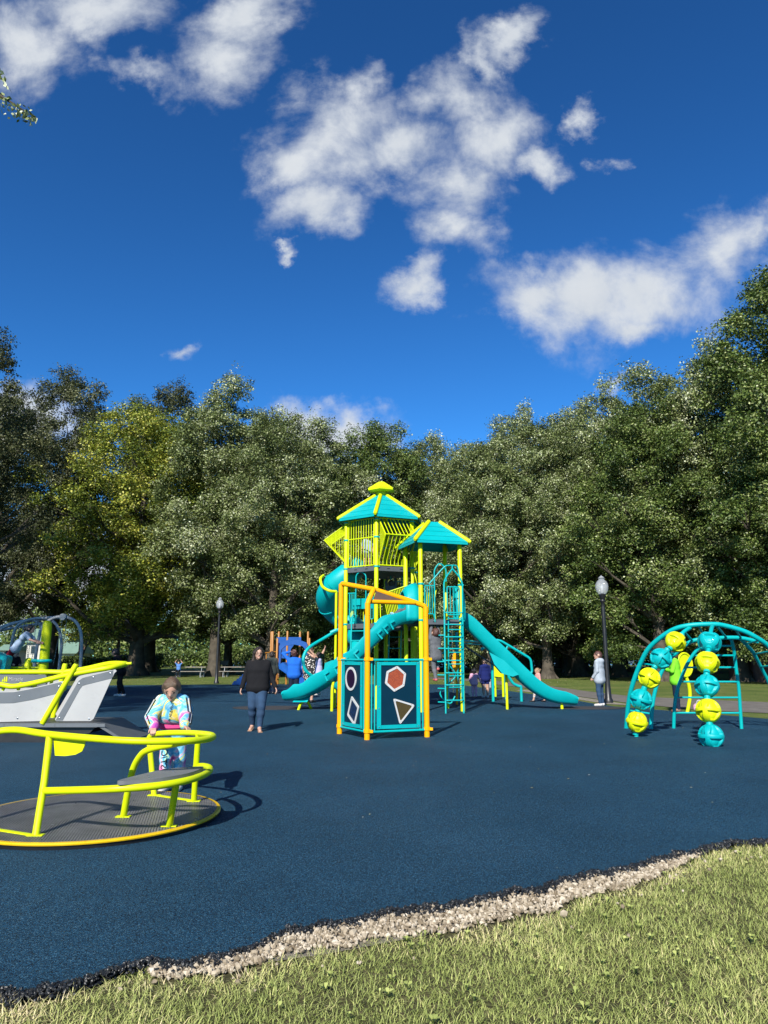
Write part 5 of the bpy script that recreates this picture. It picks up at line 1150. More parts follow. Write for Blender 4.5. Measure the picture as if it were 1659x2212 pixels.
# ================================================================== picnic tables
WOODG = mat('weathered_table_wood', (.33, .29, .24), .8, .3, 6, bump=.4, bscale=40)
def picnic(x, y, rz, label):
    t = thing('picnic_table', label, 'picnic table', (x, y, -.03), 'picnic tables on the lawn'); t.rotation_euler = (0, 0, R(rz))
    def prt(name, mb_, m): o = mb_.build(name, m, None, smooth=False); o.parent = t; return o
    for k in range(4): b = MB(); b.box((0, -.30 + .20 * k, .74), (2.4, .185, .045)); prt('plank', b, WOODG)
    for s in (-1, 1):
        for k in range(2): b = MB(); b.box((0, s * (.62 + .15 * k), .43), (2.4, .14, .04)); prt('bench_plank', b, WOODG)
    for sx in (-1, 1):
        b = MB()
        for s in (-1, 1):
            b.tube([(sx * .9, s * .33, .71), (sx * .9, s * .42, .0)], .03, 8); b.tube([(sx * .9, s * .75, .41), (sx * .9, s * .80, .0)], .03, 8)
        b.tube([(sx * .9, -.8, .40), (sx * .9, .8, .40)], .025, 8); b.tube([(sx * .9, 0, .40), (sx * .1, 0, .72)], .02, 7); prt('leg_frame', b, GALV)
picnic(-14.65, 55.6, 3, 'picnic table with the child in blue sitting at its left end')
picnic(-11.15, 55.9, -2, 'picnic table to the right of the lamp post beyond the pad')
GR = thing('park_grill', 'small dark charcoal grill on a post behind the picnic table', 'grill', (-12.7, 58.5, -.03))
b = MB(); b.tube([(-12.7, 58.5, -.03), (-12.7, 58.5, .8)], .04, 8); b.build('post', BLACKM, GR)
b = MB(); b.box((-12.7, 58.5, .98), (.62, .45, .3)); b.box((-12.7, 58.5, 1.16), (.66, .5, .03)); b.build('fire_box', GREYD, GR, smooth=False)
# ================================================================== older blue and orange climber in the background
BS = thing('blue_climber', 'older blue and orange play structure behind the woman in the blue sweater', 'playground set', (-4.6, 39, 0))
BLUE = mat('royal_blue_plastic', (.006, .085, .36), .38, .12, 2, dirt=.2); OLDO = mat('faded_orange_steel', (.42, .17, .02), .45, .15, 3, dirt=.3)
for (x, y, h) in ((-5.62, 38.4, 2.40), (-5.36, 40.4, 2.85), (-6.25, 40.4, 2.82), (-5.95, 41.2, 2.85), (-4.75, 41.2, 2.85), (-4.30, 41.2, 2.85), (-3.95, 38.6, 2.42), (-6.05, 39.6, 2.8)):
    b = MB(); b.tube([(x, y, -.03), (x, y, h), (x, y, h + .04)], [.06, .06, .035], 10); b.build('post', OLDO, BS)
b = MB(); b.slab([(-5.55, 38.5, 1.0), (-5.45, 38.5, 1.0), (-5.42, 38.5, 1.85), (-5.2, 38.5, 2.05), (-4.75, 38.5, 2.12), (-4.3, 38.5, 2.03), (-4.1, 38.5, 1.8), (-4.06, 38.5, 1.0), (-3.96, 38.5, 1.0), (-3.94, 38.5, 1.9), (-4.1, 38.5, 2.22), (-4.5, 38.5, 2.36), (-5.0, 38.5, 2.38), (-5.45, 38.5, 2.24), (-5.56, 38.5, 1.95)], (0, 1, 0), .3); b.build('arch_panel', BLUE, BS)
b = MB(); b.slab([(-5.95, 40.4, 2.55), (-4.6, 40.4, 2.55), (-4.6, 40.4, 2.3), (-4.9, 40.4, 2.25), (-5.15, 40.4, 1.9), (-5.2, 40.4, 1.4), (-5.95, 40.4, 1.4)], (0, 1, 0), .12); b.build('arch_panel', BLUE, BS)
b = MB(); b.box((-4.8, 39.5, 1.0), (1.6, 2.0, .1)); b.build('deck', DECK, BS, smooth=False)
b = MB(); b.slab([(-5.5, 38.0, 1.05), (-5.4, 37.6, .9), (-4.1, 36.6, .12), (-3.3, 36.4, .1), (-3.3, 36.4, .34), (-4.0, 36.6, .4), (-5.2, 37.6, 1.2)], (.3, .9, 0), 1.0); b.build('slide', BLUE, BS)
sc_ = [(-8.25, 0.0), (-6.95, 0.0), (-6.95, 1.05)]
for k in range(8): sc_ += [(-7.0 - .145 * k, 1.02 - .12 * k), (-7.10 - .145 * k, 1.04 - .12 * k)]
b = MB(); b.slab([(x, 39.9, zz) for x, zz in sc_], (0, 1, 0), .5); b.build('scalloped_steps', BLUE, BS, smooth=False)
for (p, q) in (((-6.75, 39.6, 1.65), (-5.7, 38.5, 1.75)), ((-6.8, 39.7, .55), (-6.8, 39.7, 1.62)), ((-6.3, 39.2, .6), (-6.3, 39.2, 1.7)), ((-6.0, 38.9, .6), (-6.0, 38.9, 1.72))):
    b = MB(); b.tube([p, q], .03, 7); b.build('handrail', OLDO, BS)
# ================================================================== lime listening dish, pink bag, litter bin
DS = thing('sound_dish', 'lime oval dish on a bent lime post behind the man in neon green', 'play panel', (8.4, 20.7, 0))
b = MB(); b.slab([(8.46 + .24 * math.cos(q), 20.62 + .10 * math.cos(q), 1.27 + .32 * math.sin(q)) for q in np.linspace(0, 6.283, 29)[:-1]], (-.38, .92, 0), .06); b.tube([(8.46 + .24 * math.cos(q), 20.62 + .10 * math.cos(q), 1.27 + .32 * math.sin(q)) for q in np.linspace(0, 6.283, 29)[:-1]], .03, 8, closed=True); b.build('dish', LIMEP, DS)
b = MB(); b.tube(crom([(8.44, 20.66, 1.02), (8.54, 20.68, .75), (8.56, 20.7, .4), (8.45, 20.7, -.03)], 5), .05, 10); b.build('post', LIME, DS)
PINK = mat('pink_fabric', (.62, .36, .48), .85, .2, 8, bump=.4, bscale=40)
BG = thing('backpack', 'small pink and white bag lying on the ground beside the lime post', 'bag', (8.68, 20.5, 0))
b = MB()
for (x, y, zz, sx, sy, sz) in ((8.68, 20.5, .12, .14, .10, .12), (8.74, 20.48, .17, .09, .08, .09), (8.60, 20.46, .08, .07, .06, .07)):
    b.lathe([(sx * math.sin(math.pi * k / 8) + 1e-6, -sz * math.cos(math.pi * k / 8)) for k in range(9)], (x, y, zz), 12)
b.build('body', PINK, BG); b = MB(); b.tube(crom([(8.60, 20.42, .2), (8.62, 20.38, .30), (8.70, 20.38, .31), (8.75, 20.42, .2)], 5), .012, 6); b.build('strap', RING, BG)
TB = thing('litter_bin', 'grey slatted litter bin behind the girl in navy', 'litter bin', (5.05, 35.4, 0))
b = MB(); b.lathe([(.28, 0), (.28, .82), (.30, .86), (.26, .86), (.26, .05)], (5.05, 35.4, 0), 16); b.build('liner', GREYD, TB)
for k in range(16):
    q = 6.283 * k / 16; b = MB(); b.box((5.05 + .305 * math.cos(q), 35.4 + .305 * math.sin(q), .45), (.02, .07, .8), Matrix.Rotation(q, 3, 'Z')); b.build('slat', GALV, TB, smooth=False)
# ================================================================== buildings
BROWN = mat('brown_stained_timber', (.13, .065, .045), .7, .25, 2, bump=.2, bscale=20)
BRICK = mat('brown_red_siding', (.24, .12, .095), .8, .25, 4, bump=.3, bscale=30)
SHING = mat('brown_shingle', (.16, .11, .085), .9, .35, 6, bump=.6, bscale=12)
PV = thing('picnic_pavilion', 'brown timber pavilion with curved arch beams in the shade behind the oak trunk', 'pavilion', (-28.4, 78, -.03))
for k in range(8):
    for j in range(2):
        b = MB(); b.box((-27.65 + 1.75 * j, 79, .25 + .185 * k), (1.69, .16, .165)); b.build('siding_board', BRICK, PV, smooth=False)
b = MB(); b.box((-26.8, 79.3, .85), (3.4, .2, 1.7)); b.build('wall_core', BROWN, PV, smooth=False)
for x in (-32.2, -24.6):
    s = 1 if x < -28 else -1
    b = MB(); b.slab([(x, 77, 0), (x + .35 * s, 77, 0), (x + .42 * s, 77, 1.6), (x + .75 * s, 77, 2.6), (x + 1.3 * s, 77, 3.3), (x + 2.2 * s, 77, 3.9), (x + 2.2 * s, 77, 4.2), (x, 77, 3.6)], (0, 1, 0), .35); b.build('arch_beam', BROWN, PV, smooth=False)
for x in (-26.0, -30.0):
    b = MB(); b.box((x, 82.5, 1.7), (.25, .25, 3.4)); b.build('post', BROWN, PV, smooth=False)
b = MB(); b.slab([(-33.2, 76.2, 3.55), (-23.6, 76.2, 3.55), (-23.6, 76.2, 3.75), (-28.4, 76.2, 5.6), (-33.2, 76.2, 3.75)], (0, 1, 0), 7.5); b.build('roof', SHING, PV, smooth=False)
CREAM = mat('cream_siding', (.60, .57, .48), .7, .1, 3); GREENR = mat('pale_green_metal_roof', (.20, .31, .23), .5, .15, 2); WIN = mat('dark_window_glass', (.03, .035, .04), .15, .2, 3)
def house(x, y, w, d, hw, hr, label, wins):
    t = thing('house', label, 'house', (x, y, -.03)); y0 = y - d / 2
    b = MB(); b.slab([(x - w / 2, y0, -.03), (x + w / 2, y0, -.03), (x + w / 2, y0, hw), (x - w / 2, y0, hw)], (0, 1, 0), d); b.build('wall', CREAM, t, smooth=False)
    b = MB(); b.slab([(x - w / 2 - .4, y0 - .5, hw - .02), (x - w / 2 - .4, y + d / 2 + .5, hw - .02), (x - w / 2 - .4, y, hw + hr)], (1, 0, 0), w + .8); b.build('roof', GREENR, t, smooth=False)
    for (wx, wz, ww, wh) in wins:
        f = MB(); f.box((x + wx, y0 - .03, wz), (ww + .2, .06, wh + .2)); fo = f.build('window', WHITEP, t, smooth=False)
        g = MB(); g.box((x + wx, y0 - .07, wz), (ww, .04, wh)); g.build('pane', WIN, fo, smooth=False)
house(-46.8, 104, 5.2, 6, 3.4, 2.0, 'cream house with pale green roof seen between the swing arches', [(-1.6, 2.4, .7, 1.0), (.2, 2.4, .7, 1.0), (1.7, 2.4, .7, 1.0)])
house(-42.6, 99, 3.6, 5, 1.9, 1.5, 'low pale green roofed building right of the cream house', [(-.8, 1.1, .8, .8), (.8, 1.1, .8, .8)])
house(-56.6, 112, 2.6, 4, 2.4, 0.9, 'pale house wall at the left behind the swing chains', [(.5, 1.6, .5, .7), (-.6, 1.6, .5, .7)])
PB = thing('park_building', 'corner of a low building with white eaves at the right edge', 'building', (26, 43, -.03))
b = MB(); b.box((27.5, 45, 1.75), (9.5, 7, 3.56)); b.build('wall', BRICK, PB, smooth=False)
b = MB(); b.slab([(21.9, 40.8, 3.62), (33, 40.8, 3.62), (33, 40.8, 3.82), (21.9, 40.8, 3.82)], (0, 1, 0), 8.5); b.build('fascia', WHITEP, PB, smooth=False)
b = MB(); b.slab([(21.8, 40.7, 3.83), (21.8, 49.4, 3.83), (24.5, 45, 5.6)], (1, 0, 0), .1); b.add([(21.8, 40.7, 3.83), (33, 40.7, 3.83), (33, 45, 5.6), (24.5, 45, 5.6), (21.8, 49.4, 3.83), (33, 49.4, 3.83)], [(0, 1, 2, 3), (3, 2, 5, 4)]); b.build('roof', SHING, PB, smooth=False)
# hedge by the houses and moored boats on the lake
far_wood('hedge', 'rounded green shrubs in front of the cream house', [(-36, 74), (-24, 76.5)], 1.9, 16000, 41, 3, .26)
far_wood('lakeside_brush', 'leafy brush along the lake shore between the far trunks', [(-32, 100), (-14, 104), (6, 103)], 3.0, 26000, 43, 4, .32)
far_wood('lakeside_thicket', 'tall thicket of leaves behind the far trunks on the left', [(-62, 118), (-40, 114), (-8, 112), (14, 108)], 13, 52000, 47, 6, .55)
for i, (x, y, L, lab) in enumerate(((-4.6, 106, 7.0, 'white motor boat moored on the lake behind the head of the woman in black'), (-11.5, 107, 4.2, 'smaller white boat moored between the dark trunks'))):
    t = thing('moored_boat', lab, 'boat', (x, y, -.02), 'white boats on the lake')
    b = MB(); b.slab([(x - L / 2, y, .9), (x - L / 2 + .3, y, .0), (x + L / 2 - .8, y, 0), (x + L / 2, y, 1.1)], (0, 1, 0), 2.0); b.build('hull', RING, t, smooth=False)
    b = MB(); b.slab([(x - L * .3, y + .3, .95), (x + L * .12, y + .3, .95), (x + L * .05, y + .3, 1.8), (x - L * .26, y + .3, 1.8)], (0, 1, 0), 1.4); co = b.build('cabin', RING, t, smooth=False)
    b = MB(); b.slab([(x - L * .24, y + .27, 1.2), (x + L * .04, y + .27, 1.2), (x + L * .01, y + .27, 1.6), (x - L * .22, y + .27, 1.6)], (0, 1, 0), .04); b.build('window', WIN, co, smooth=False)
# ================================================================== people: smooth surfaces grown from tapered limbs
def snets(D, lo, h):
    """naive surface nets on a distance grid"""
    nx, ny, nz = D.shape; S = D < 0
    c = np.zeros((nx - 1, ny - 1, nz - 1), int)
    for a in (0, 1):
        for b in (0, 1):
            for d in (0, 1): c += S[a:nx - 1 + a, b:ny - 1 + b, d:nz - 1 + d]
    act = (c > 0) & (c < 8); idx = -np.ones(act.shape, int); I = np.argwhere(act); n = len(I); idx[act] = np.arange(n)
    acc_ = np.zeros((n, 3)); cnt = np.zeros(n)
    co = [(a, b, d) for a in (0, 1) for b in (0, 1) for d in (0, 1)]
    for p in co:
        for ax in range(3):
            if p[ax]: continue
            q = list(p); q[ax] = 1
            d0 = D[I[:, 0] + p[0], I[:, 1] + p[1], I[:, 2] + p[2]]; d1 = D[I[:, 0] + q[0], I[:, 1] + q[1], I[:, 2] + q[2]]
            m = (d0 < 0) != (d1 < 0); t = np.where(m, d0 / np.where(m, d0 - d1, 1), 0)
            pos = np.array(p, float)[None].repeat(n, 0); pos[:, ax] = t
            acc_[m] += pos[m]; cnt[m] += 1
    V = (I + acc_ / np.maximum(cnt, 1)[:, None]) * h + lo; F = []
    def quads(m, offs, flip):
        E = np.argwhere(m)
        if not len(E): return
        K = [idx[tuple((E + o).T)] for o in offs]
        q = np.stack(K, 1); q = q[(q >= 0).all(1)]
        if flip is not None: pass
        F.append(q)
    m = (S[:-1] != S[1:]); m[:, 0] = m[:, -1] = False; m[:, :, 0] = m[:, :, -1] = False
    quads(m, [np.array(o) for o in ((0, -1, -1), (0, 0, -1), (0, 0, 0), (0, -1, 0))], 0)
    m = (S[:, :-1] != S[:, 1:]); m[0] = m[-1] = False; m[:, :, 0] = m[:, :, -1] = False
    quads(m, [np.array(o) for o in ((-1, 0, -1), (-1, 0, 0), (0, 0, 0), (0, 0, -1))], 1)
    m = (S[:, :, :-1] != S[:, :, 1:]); m[0] = m[-1] = False; m[:, 0] = m[:, -1] = False
    quads(m, [np.array(o) for o in ((-1, -1, 0), (0, -1, 0), (0, 0, 0), (-1, 0, 0))], 2)
    return V, np.concatenate(F)
def cone(P, a, b, r1, r2):
    a = np.array(a, float); b = np.array(b, float); ab = b - a; t = np.clip(((P - a) @ ab) / max(ab @ ab, 1e-9), 0, 1)
    return np.linalg.norm(P - a - t[:, None] * ab, axis=1) - (r1 + (r2 - r1) * t)
def ell(P, c, r, M=None):
    q = P - np.array(c, float)
    if M is not None: q = q @ np.array(M)
    r = np.array(r, float); k = np.linalg.norm(q / r, axis=1); return (k - 1) * r.min()
def smin(a, b, k):
    h = np.maximum(k - np.abs(a - b), 0) / k; return np.minimum(a, b) - h * h * k * .25
def field(prims, P, k):
    d = None
    for p in prims:
        e = cone(P, *p[1:]) if p[0] == 'c' else ell(P, *p[1:])
        d = e if d is None else smin(d, e, k)
    return d
def prim_bounds(prims):
    L = []
    for p in prims:
        if p[0] == 'c':
            for q, r in ((p[1], p[3]), (p[2], p[4])): L.append(np.array(q, float) - r); L.append(np.array(q, float) + r)
        else:
            r = max(p[2]); L.append(np.array(p[1], float) - r); L.append(np.array(p[1], float) + r)
    L = np.array(L); return L.min(0), L.max(0)
def blob(prims, k, h, wrinkle=0.0, seed=0, cut=None, sub=None):
    lo, hi = prim_bounds(prims + (sub[0] if sub else [])); lo = lo - 3 * h; hi = hi + 3 * h; n = np.ceil((hi - lo) / h).astype(int) + 1
    X = np.stack(np.meshgrid(*[lo[i] + h * np.arange(n[i]) for i in range(3)], indexing='ij'), -1).reshape(-1, 3)
    d = field(prims, X, k)
    if sub: d = smin(d, field(sub[0], X, sub[1]), k)
    if cut is not None: d = np.maximum(d, -ell(X, *cut))
    if wrinkle:
        x, y, q = X.T
        d = d + wrinkle * (np.sin(24 * q + 29 * x + seed) * np.sin(31 * x + 27 * y + 2 * seed) + .6 * np.sin(31 * q - 51 * x + 33 * y))
    return snets(d.reshape(n), lo, h)
def to_mesh(name, parts_, m, parent):
    V = []; F = []; o = 0
    for v_, f_ in parts_: V.append(v_); F.append(f_ + o); o += len(v_)
    me = bpy.data.meshes.new(name); V = np.concatenate(V); F = np.concatenate(F)
    me.from_pydata(V.tolist(), [], F.tolist()); me.materials.append(m)
    bm = bmesh.new(); bm.from_mesh(me); bmesh.ops.recalc_face_normals(bm, faces=bm.faces); bm.to_mesh(me); bm.free()
    me.polygons.foreach_set('use_smooth', [True] * len(me.polygons)); return obj(name, me, parent)
SKIN = mat('skin', (.55, .32, .23), .5, .08, 12, spec=.35); SKIN_D = mat('brown_skin', (.22, .105, .06), .5, .1, 12, spec=.35)
EYE = mat('dark_eye', (.015, .012, .01), .2); LIP = mat('lip', (.36, .12, .10), .5)
def cloth(name, col, var=.18, sc=9): return mat(name, col, .88, var, sc, bump=.35, bscale=70, spec=.2)
def hand_prims(w, d, n, t, s, curl):
    """palm, four bent fingers of different lengths and a thumb that leaves the side of the palm"""
    w, d, n, t = [np.array(q, float) for q in (w, d, n, t)]; P_ = []
    for o in (-.026, -.009, .009, .026): P_.append(('c', w + t * o * .7 * s, w + d * .085 * s + t * o * s, .0135 * s, .0125 * s))
    for o, L in ((-.029, .062), (-.0095, .075), (.0105, .080), (.0295, .070)):
        k = w + d * .09 * s + t * o * s; a = k + (d * math.cos(curl * .6) - n * math.sin(curl * .6)) * L * .5 * s
        b = a + (d * math.cos(curl * 1.5) - n * math.sin(curl * 1.5)) * L * .36 * s; e = b + (d * math.cos(curl * 2.2) - n * math.sin(curl * 2.2)) * L * .25 * s
        P_ += [('c', k, a, .0098 * s, .009 * s), ('c', a, b, .009 * s, .0082 * s), ('c', b, e, .0082 * s, .0068 * s)]
    b0 = w + d * .025 * s + t * .030 * s; b1 = b0 + (d * .62 + t * .62 - n * .45 * min(1, curl)) * .042 * s; b2 = b1 + (d * .8 + t * .15 - n * .6 * min(1, curl)) * .032 * s
    P_ += [('c', b0, b1, .0125 * s, .0105 * s), ('c', b1, b2, .0105 * s, .008 * s)]
    return P_
def unit(a): a = np.array(a, float); return a / max(np.linalg.norm(a), 1e-9)
def person(label, loc, rz, h, top, bottom, shoe, hair, skin=SKIN, J=None, girth=1.0, sleeve=1.0, leg=1.0, head=(0, 0), hs=None, hstyle='short', vox=.014, hem=.50, group=None, curl=.5, kid=False, skirt=0, hood=False, baggy=0.0, legw=1.0, waist=.45):
    """J: joint overrides in metres, local axes: facing -Y, r = -X side; sleeve / leg = covered share of the limb"""
    t = thing('person', label, 'person', loc, group); t.rotation_euler = (0, 0, R(rz))
    j = dict(pelvis=(0, 0, .53 * h), chest=(0, 0, .725 * h), neck=(0, .004 * h, .825 * h), hc=(0, -.008 * h, (.925 if not kid else .905) * h))
    for s, k in ((-1, 'r'), (1, 'l')):
        j['hip' + k] = (s * .052 * h, 0, .515 * h); j['knee' + k] = (s * .056 * h, -.012 * h, .285 * h); j['ank' + k] = (s * .055 * h, .012 * h, .042 * h)
        j['sh' + k] = (s * .103 * h * (1 + (girth - 1) * .4), .004 * h, .802 * h); j['el' + k] = (s * .140 * h * (1 + (girth - 1) * .4), .015 * h, .630 * h); j['wr' + k] = (s * .150 * h * girth, -.035 * h, .490 * h)
        j['toe' + k] = None
    if J: j.update(J)
    for k in 'rl':
        if j['toe' + k] is None: a = j['ank' + k]; j['toe' + k] = (a[0] * 1.12, a[1] - .10 * h, max(.012 * h, a[2] - .028 * h))
    A_ = {k: np.array(q, float) for k, q in j.items()}; g = girth; hd = (.074 if not kid else .086) * h if hs is None else hs
    lat = unit(A_['shl'] - A_['shr']); latp = unit(A_['hipl'] - A_['hipr'])
    ch, pe, ne = A_['chest'], A_['pelvis'], A_['neck']; wa = ch * waist + pe * (1 - waist)
    def torso(ex):
        return [('c', ch - lat * .060 * h * g, ch + lat * .060 * h * g, .060 * h * g + ex, .060 * h * g + ex), ('c', wa - lat * .046 * h * g, wa + lat * .046 * h * g, .054 * h * g + ex, .054 * h * g + ex),
                ('c', A_['shr'], A_['shl'], .038 * h + ex, .038 * h + ex), ('c', (A_['shl'] + A_['shr']) / 2, ch, .055 * h + ex, .06 * h * g + ex)]
    def hips(ex): return [('c', pe - latp * .050 * h * g, pe + latp * .050 * h * g, .064 * h * g + ex, .064 * h * g + ex)]
    def arm(k, ex, f=1.0, ex2=None):
        a, b, c = A_['sh' + k], A_['el' + k], A_['wr' + k]; gg = .85 + .15 * g; ex2 = ex if ex2 is None else ex2
        if f >= 1: return [('c', a, b, .033 * h * gg + ex, .026 * h * gg + ex), ('c', b, b + (c - b) * .94, .026 * h * gg + ex, .0185 * h + ex2)]
        if f > .5: return [('c', a, b, .033 * h * gg + ex, .026 * h * gg + ex), ('c', b, b + (c - b) * (f - .5) * 2, .026 * h * gg + ex, .023 * h + ex2)]
        return [('c', a, a + (b - a) * f * 2, .034 * h * gg + ex, .030 * h * gg + ex2)] if f > 0 else []
    def leg_(k, ex, f=1.0, ex2=None):
        a, b, c = A_['hip' + k], A_['knee' + k], A_['ank' + k]; ex2 = ex if ex2 is None else ex2
        if f >= 1: return [('c', a, b, .057 * h * g * legw + ex, .040 * h * (.7 + .3 * g) * legw + ex), ('c', b, b + (c - b) * .35, .036 * h * (.8 + .2 * g) * legw + ex, .036 * h * (.8 + .2 * g) * legw + ex), ('c', b + (c - b) * .35, b + (c - b) * .95, .035 * h * (.8 + .2 * g) * legw + ex, .025 * h + ex2)]
        if f > .5: return [('c', a, b, .056 * h * g + ex, .037 * h + ex), ('c', b, b + (c - b) * (f - .5) * 2, .036 * h + ex, .032 * h + ex2)]
        return [('c', a, a + (b - a) * f * 2, .056 * h * g + ex, .046 * h * g + ex2)]
    # head frame
    yw, pt = R(head[0]), R(head[1]); fw = np.array((math.sin(yw) * math.cos(pt), -math.cos(yw) * math.cos(pt), -math.sin(pt)))
    rt = unit(np.cross(fw, (0, 0, 1))); up = np.cross(rt, fw); hc = A_['hc']
    M_ = np.stack([rt, fw, up], 1)
    def H(x, y, q): return hc + rt * x * hd + fw * y * hd + up * q * hd
    headp = [('e', H(0, -.05, .12), (.78 * hd, .98 * hd, .95 * hd), M_), ('e', H(0, .32, -.42), (.50 * hd, .56 * hd, .60 * hd), M_), ('c', H(0, .84, .06), H(0, .98, -.20), .07 * hd, .12 * hd),
            ('e', H(.80, -.05, -.05), (.12 * hd, .2 * hd, .26 * hd), M_), ('e', H(-.80, -.05, -.05), (.12 * hd, .2 * hd, .26 * hd), M_), ('c', H(0, .72, -.74), H(0, .80, -.80), .18 * hd, .14 * hd)]
    body = [('c', H(0, -.12, -.55), ne, .030 * h, .034 * h), ('c', ne, ch * .3 + (A_['shl'] + A_['shr']) * .35, .034 * h, .045 * h)]
    body += torso(-.004) + hips(-.004)
    for k in 'rl': body += arm(k, 0) + leg_(k, 0)
    for k in 'rl':
        a, b = A_['ank' + k], A_['toe' + k]; dirf = unit(b - a); heel = a - np.array((dirf[0], dirf[1], 0)) * .02 * h + np.array((0, 0, -.02 * h))
        body += [('c', a, b, .020 * h, .013 * h), ('c', heel, b, .019 * h, .014 * h)]
    msh = [blob(body, .022 * h, vox, sub=(headp, .16 * hd))]
    for k, s in (('r', -1), ('l', 1)):
        d = unit(A_['wr' + k] - A_['el' + k])
        if J and ('hd' + k) in J: d = unit(J['hd' + k])
        n = np.array(J['hn' + k], float) if J and ('hn' + k) in J else np.array((-s, 0.15, 0.0)) * -1.0
        n = unit(n - d * (n @ d)); tt = np.cross(d, n) * s * -1
        if J and ('ht' + k) in J: tt = tt * J['ht' + k]
        msh.append(blob(hand_prims(A_['wr' + k], d, n, tt, .94 * h / 1.68 if not kid else 1.0 * h / 1.68, curl), .006, max(.0042, vox * .4)))
    to_mesh('body', msh, skin, t)
    # clothes
    ex = .010 if h > 1.2 else .008
    ext = ex + baggy; tp = torso(ext)
    hp_ = pe + np.array((0, 0, (hem - .53) * h))
    for q in (-1, 0, 1): tp.append(('c', wa + lat * q * .046 * h * g, hp_ + latp * q * .05 * h * g, .055 * h * g + ext + .003, .0645 * h * g + ext * .8 + .017))
    if hood: tp += [('e', ne + np.array((0, .045 * h, .0)), (.062 * h, .05 * h, .04 * h))]
    wk = .0009 if vox < .012 else 0
    tms = [blob(tp, .055 * h, vox, wk, len(label))]
    if sleeve > 0:
        for k in 'rl': tms.append(blob(arm(k, ext * .9 + baggy * .8 + .003, sleeve, ex + baggy * 1.2 + .004), .012 * h, vox, wk, 7))
    top_o = to_mesh('top', tms, top, t)
    bt_ = hips(ex * .8)
    for k in 'rl': bt_ += leg_(k, ex * .75 + baggy * .5, leg, ex * .9 + baggy * .3)
    if skirt: bt_ += [('c', pe, pe + np.array((0, 0, -skirt)), .075 * h * g, .115 * h * g)]
    bot_o = to_mesh('trousers' if leg > .6 else ('dress_skirt' if skirt else 'shorts'), [blob(bt_, .02 * h, vox, .0008 if vox < .012 else 0, 3)], bottom, t)
    if shoe is not None:
        for k in 'rl':
            a, b = A_['ank' + k], A_['toe' + k]; dirf = unit((b - a) * np.array((1, 1, .6))); low = np.array((0, 0, -.022 * h)); side = unit(np.cross(dirf, (0, 0, 1)))
            hl = a - dirf * .012 * h + low * .8
            sp_ = [('c', a + low * .2, a + low * .9, .027 * h, .029 * h), ('c', hl, b, .026 * h, .021 * h), ('c', hl + side * .008 * h, b + side * .010 * h, .022 * h, .018 * h), ('c', hl - side * .008 * h, b - side * .010 * h, .022 * h, .018 * h)]
            to_mesh('shoe', [blob(sp_, .012 * h, min(vox, .012))], shoe, t)
    # hair
    hp = [('e', H(0, -.08, .20), (.82 * hd, .99 * hd, .92 * hd), M_), ('e', H(0, -.40, -.20), (.78 * hd, .66 * hd, .72 * hd), M_)]
    if hstyle == 'long':
        for s in (-1, 1): hp += [('c', H(s * .72, .1, .2), H(s * .86, .0, -1.2), .26 * hd, .30 * hd), ('c', H(s * .86, 0, -1.2), H(s * .85, .05, -2.1), .30 * hd, .16 * hd), ('c', H(s * .4, -.55, -.3), H(s * .5, -.5, -2.1), .48 * hd, .22 * hd)]
        hp += [('c', H(.25, .72, .70), H(.72, .35, .1), .16 * hd, .2 * hd), ('c', H(-.25, .72, .70), H(-.72, .35, .1), .16 * hd, .2 * hd)]
    if hstyle == 'pony': hp += [('c', H(.70, .12, .35), H(.74, .02, -.45), .17 * hd, .12 * hd), ('c', H(-.70, .12, .35), H(-.74, .02, -.45), .17 * hd, .12 * hd), ('c', H(.5, .45, .72), H(.74, .2, .2), .16 * hd, .15 * hd), ('c', H(-.5, .45, .72), H(-.74, .2, .2), .16 * hd, .15 * hd), ('c', H(.55, -.75, .2), H(1.0, -.45, -.5), .22 * hd, .10 * hd), ('c', H(0, -.95, .35), H(.25, -1.35, .1), .24 * hd, .32 * hd), ('c', H(.25, -1.35, .1), H(.3, -1.5, -1.1), .32 * hd, .10 * hd)]
    if hstyle == 'blown': hp += [('c', H(-.2, -.7, .1), H(.1, -1.5, .15), .45 * hd, .30 * hd), ('c', H(.1, -1.5, .15), H(.3, -2.1, .0), .3 * hd, .08 * hd), ('c', H(.4, -.4, -.4), H(.4, -.9, -1.0), .4 * hd, .2 * hd)]
    if hstyle == 'bun': hp += [('e', H(0, -.85, .85), (.42 * hd,) * 3, M_)]
    if hstyle == 'curly':
        rg_ = random.Random(len(label))
        for q in range(26):
            a = rg_.uniform(0, 6.28); b = rg_.uniform(-.3, 1.2); hp.append(('e', H(.85 * math.cos(a) * math.cos(b), -.25 + .8 * math.sin(a) * math.cos(b), .25 + .85 * math.sin(b)), (.26 * hd,) * 3, M_) if not (math.sin(a) > .3 and b < .6) else ('e', H(0, -.3, .4), (.5 * hd,) * 3, M_))
    hair_o = to_mesh('hair', [blob(hp, .22 * hd, min(vox, .008), .003 * (hd / .12), 5, cut=(H(0, 1.02, -.40), (.66 * hd, .80 * hd, .98 * hd), M_))], hair, t)
    for s in (-1, 1):
        b = MB(); c = Vector(H(s * .34, .80, .02)); b.lathe([(max(1e-6, .095 * hd * math.sin(math.pi * q / 6)), -.095 * hd * math.cos(math.pi * q / 6)) for q in range(7)], c, 8); e = b.build('eye', EYE); e.parent = t
        b = MB(); b.tube([Vector(H(s * .16, .90, .26)), Vector(H(s * .36, .90, .31)), Vector(H(s * .56, .78, .24))], .022 * hd, 5); e = b.build('eyebrow', hair); e.parent = t
    b = MB(); b.tube([Vector(H(-.24, .80, -.52)), Vector(H(0, .90, -.56)), Vector(H(.24, .80, -.52))], .05 * hd, 6); e = b.build('mouth', LIP); e.parent = t
    return t, A_, H, hd
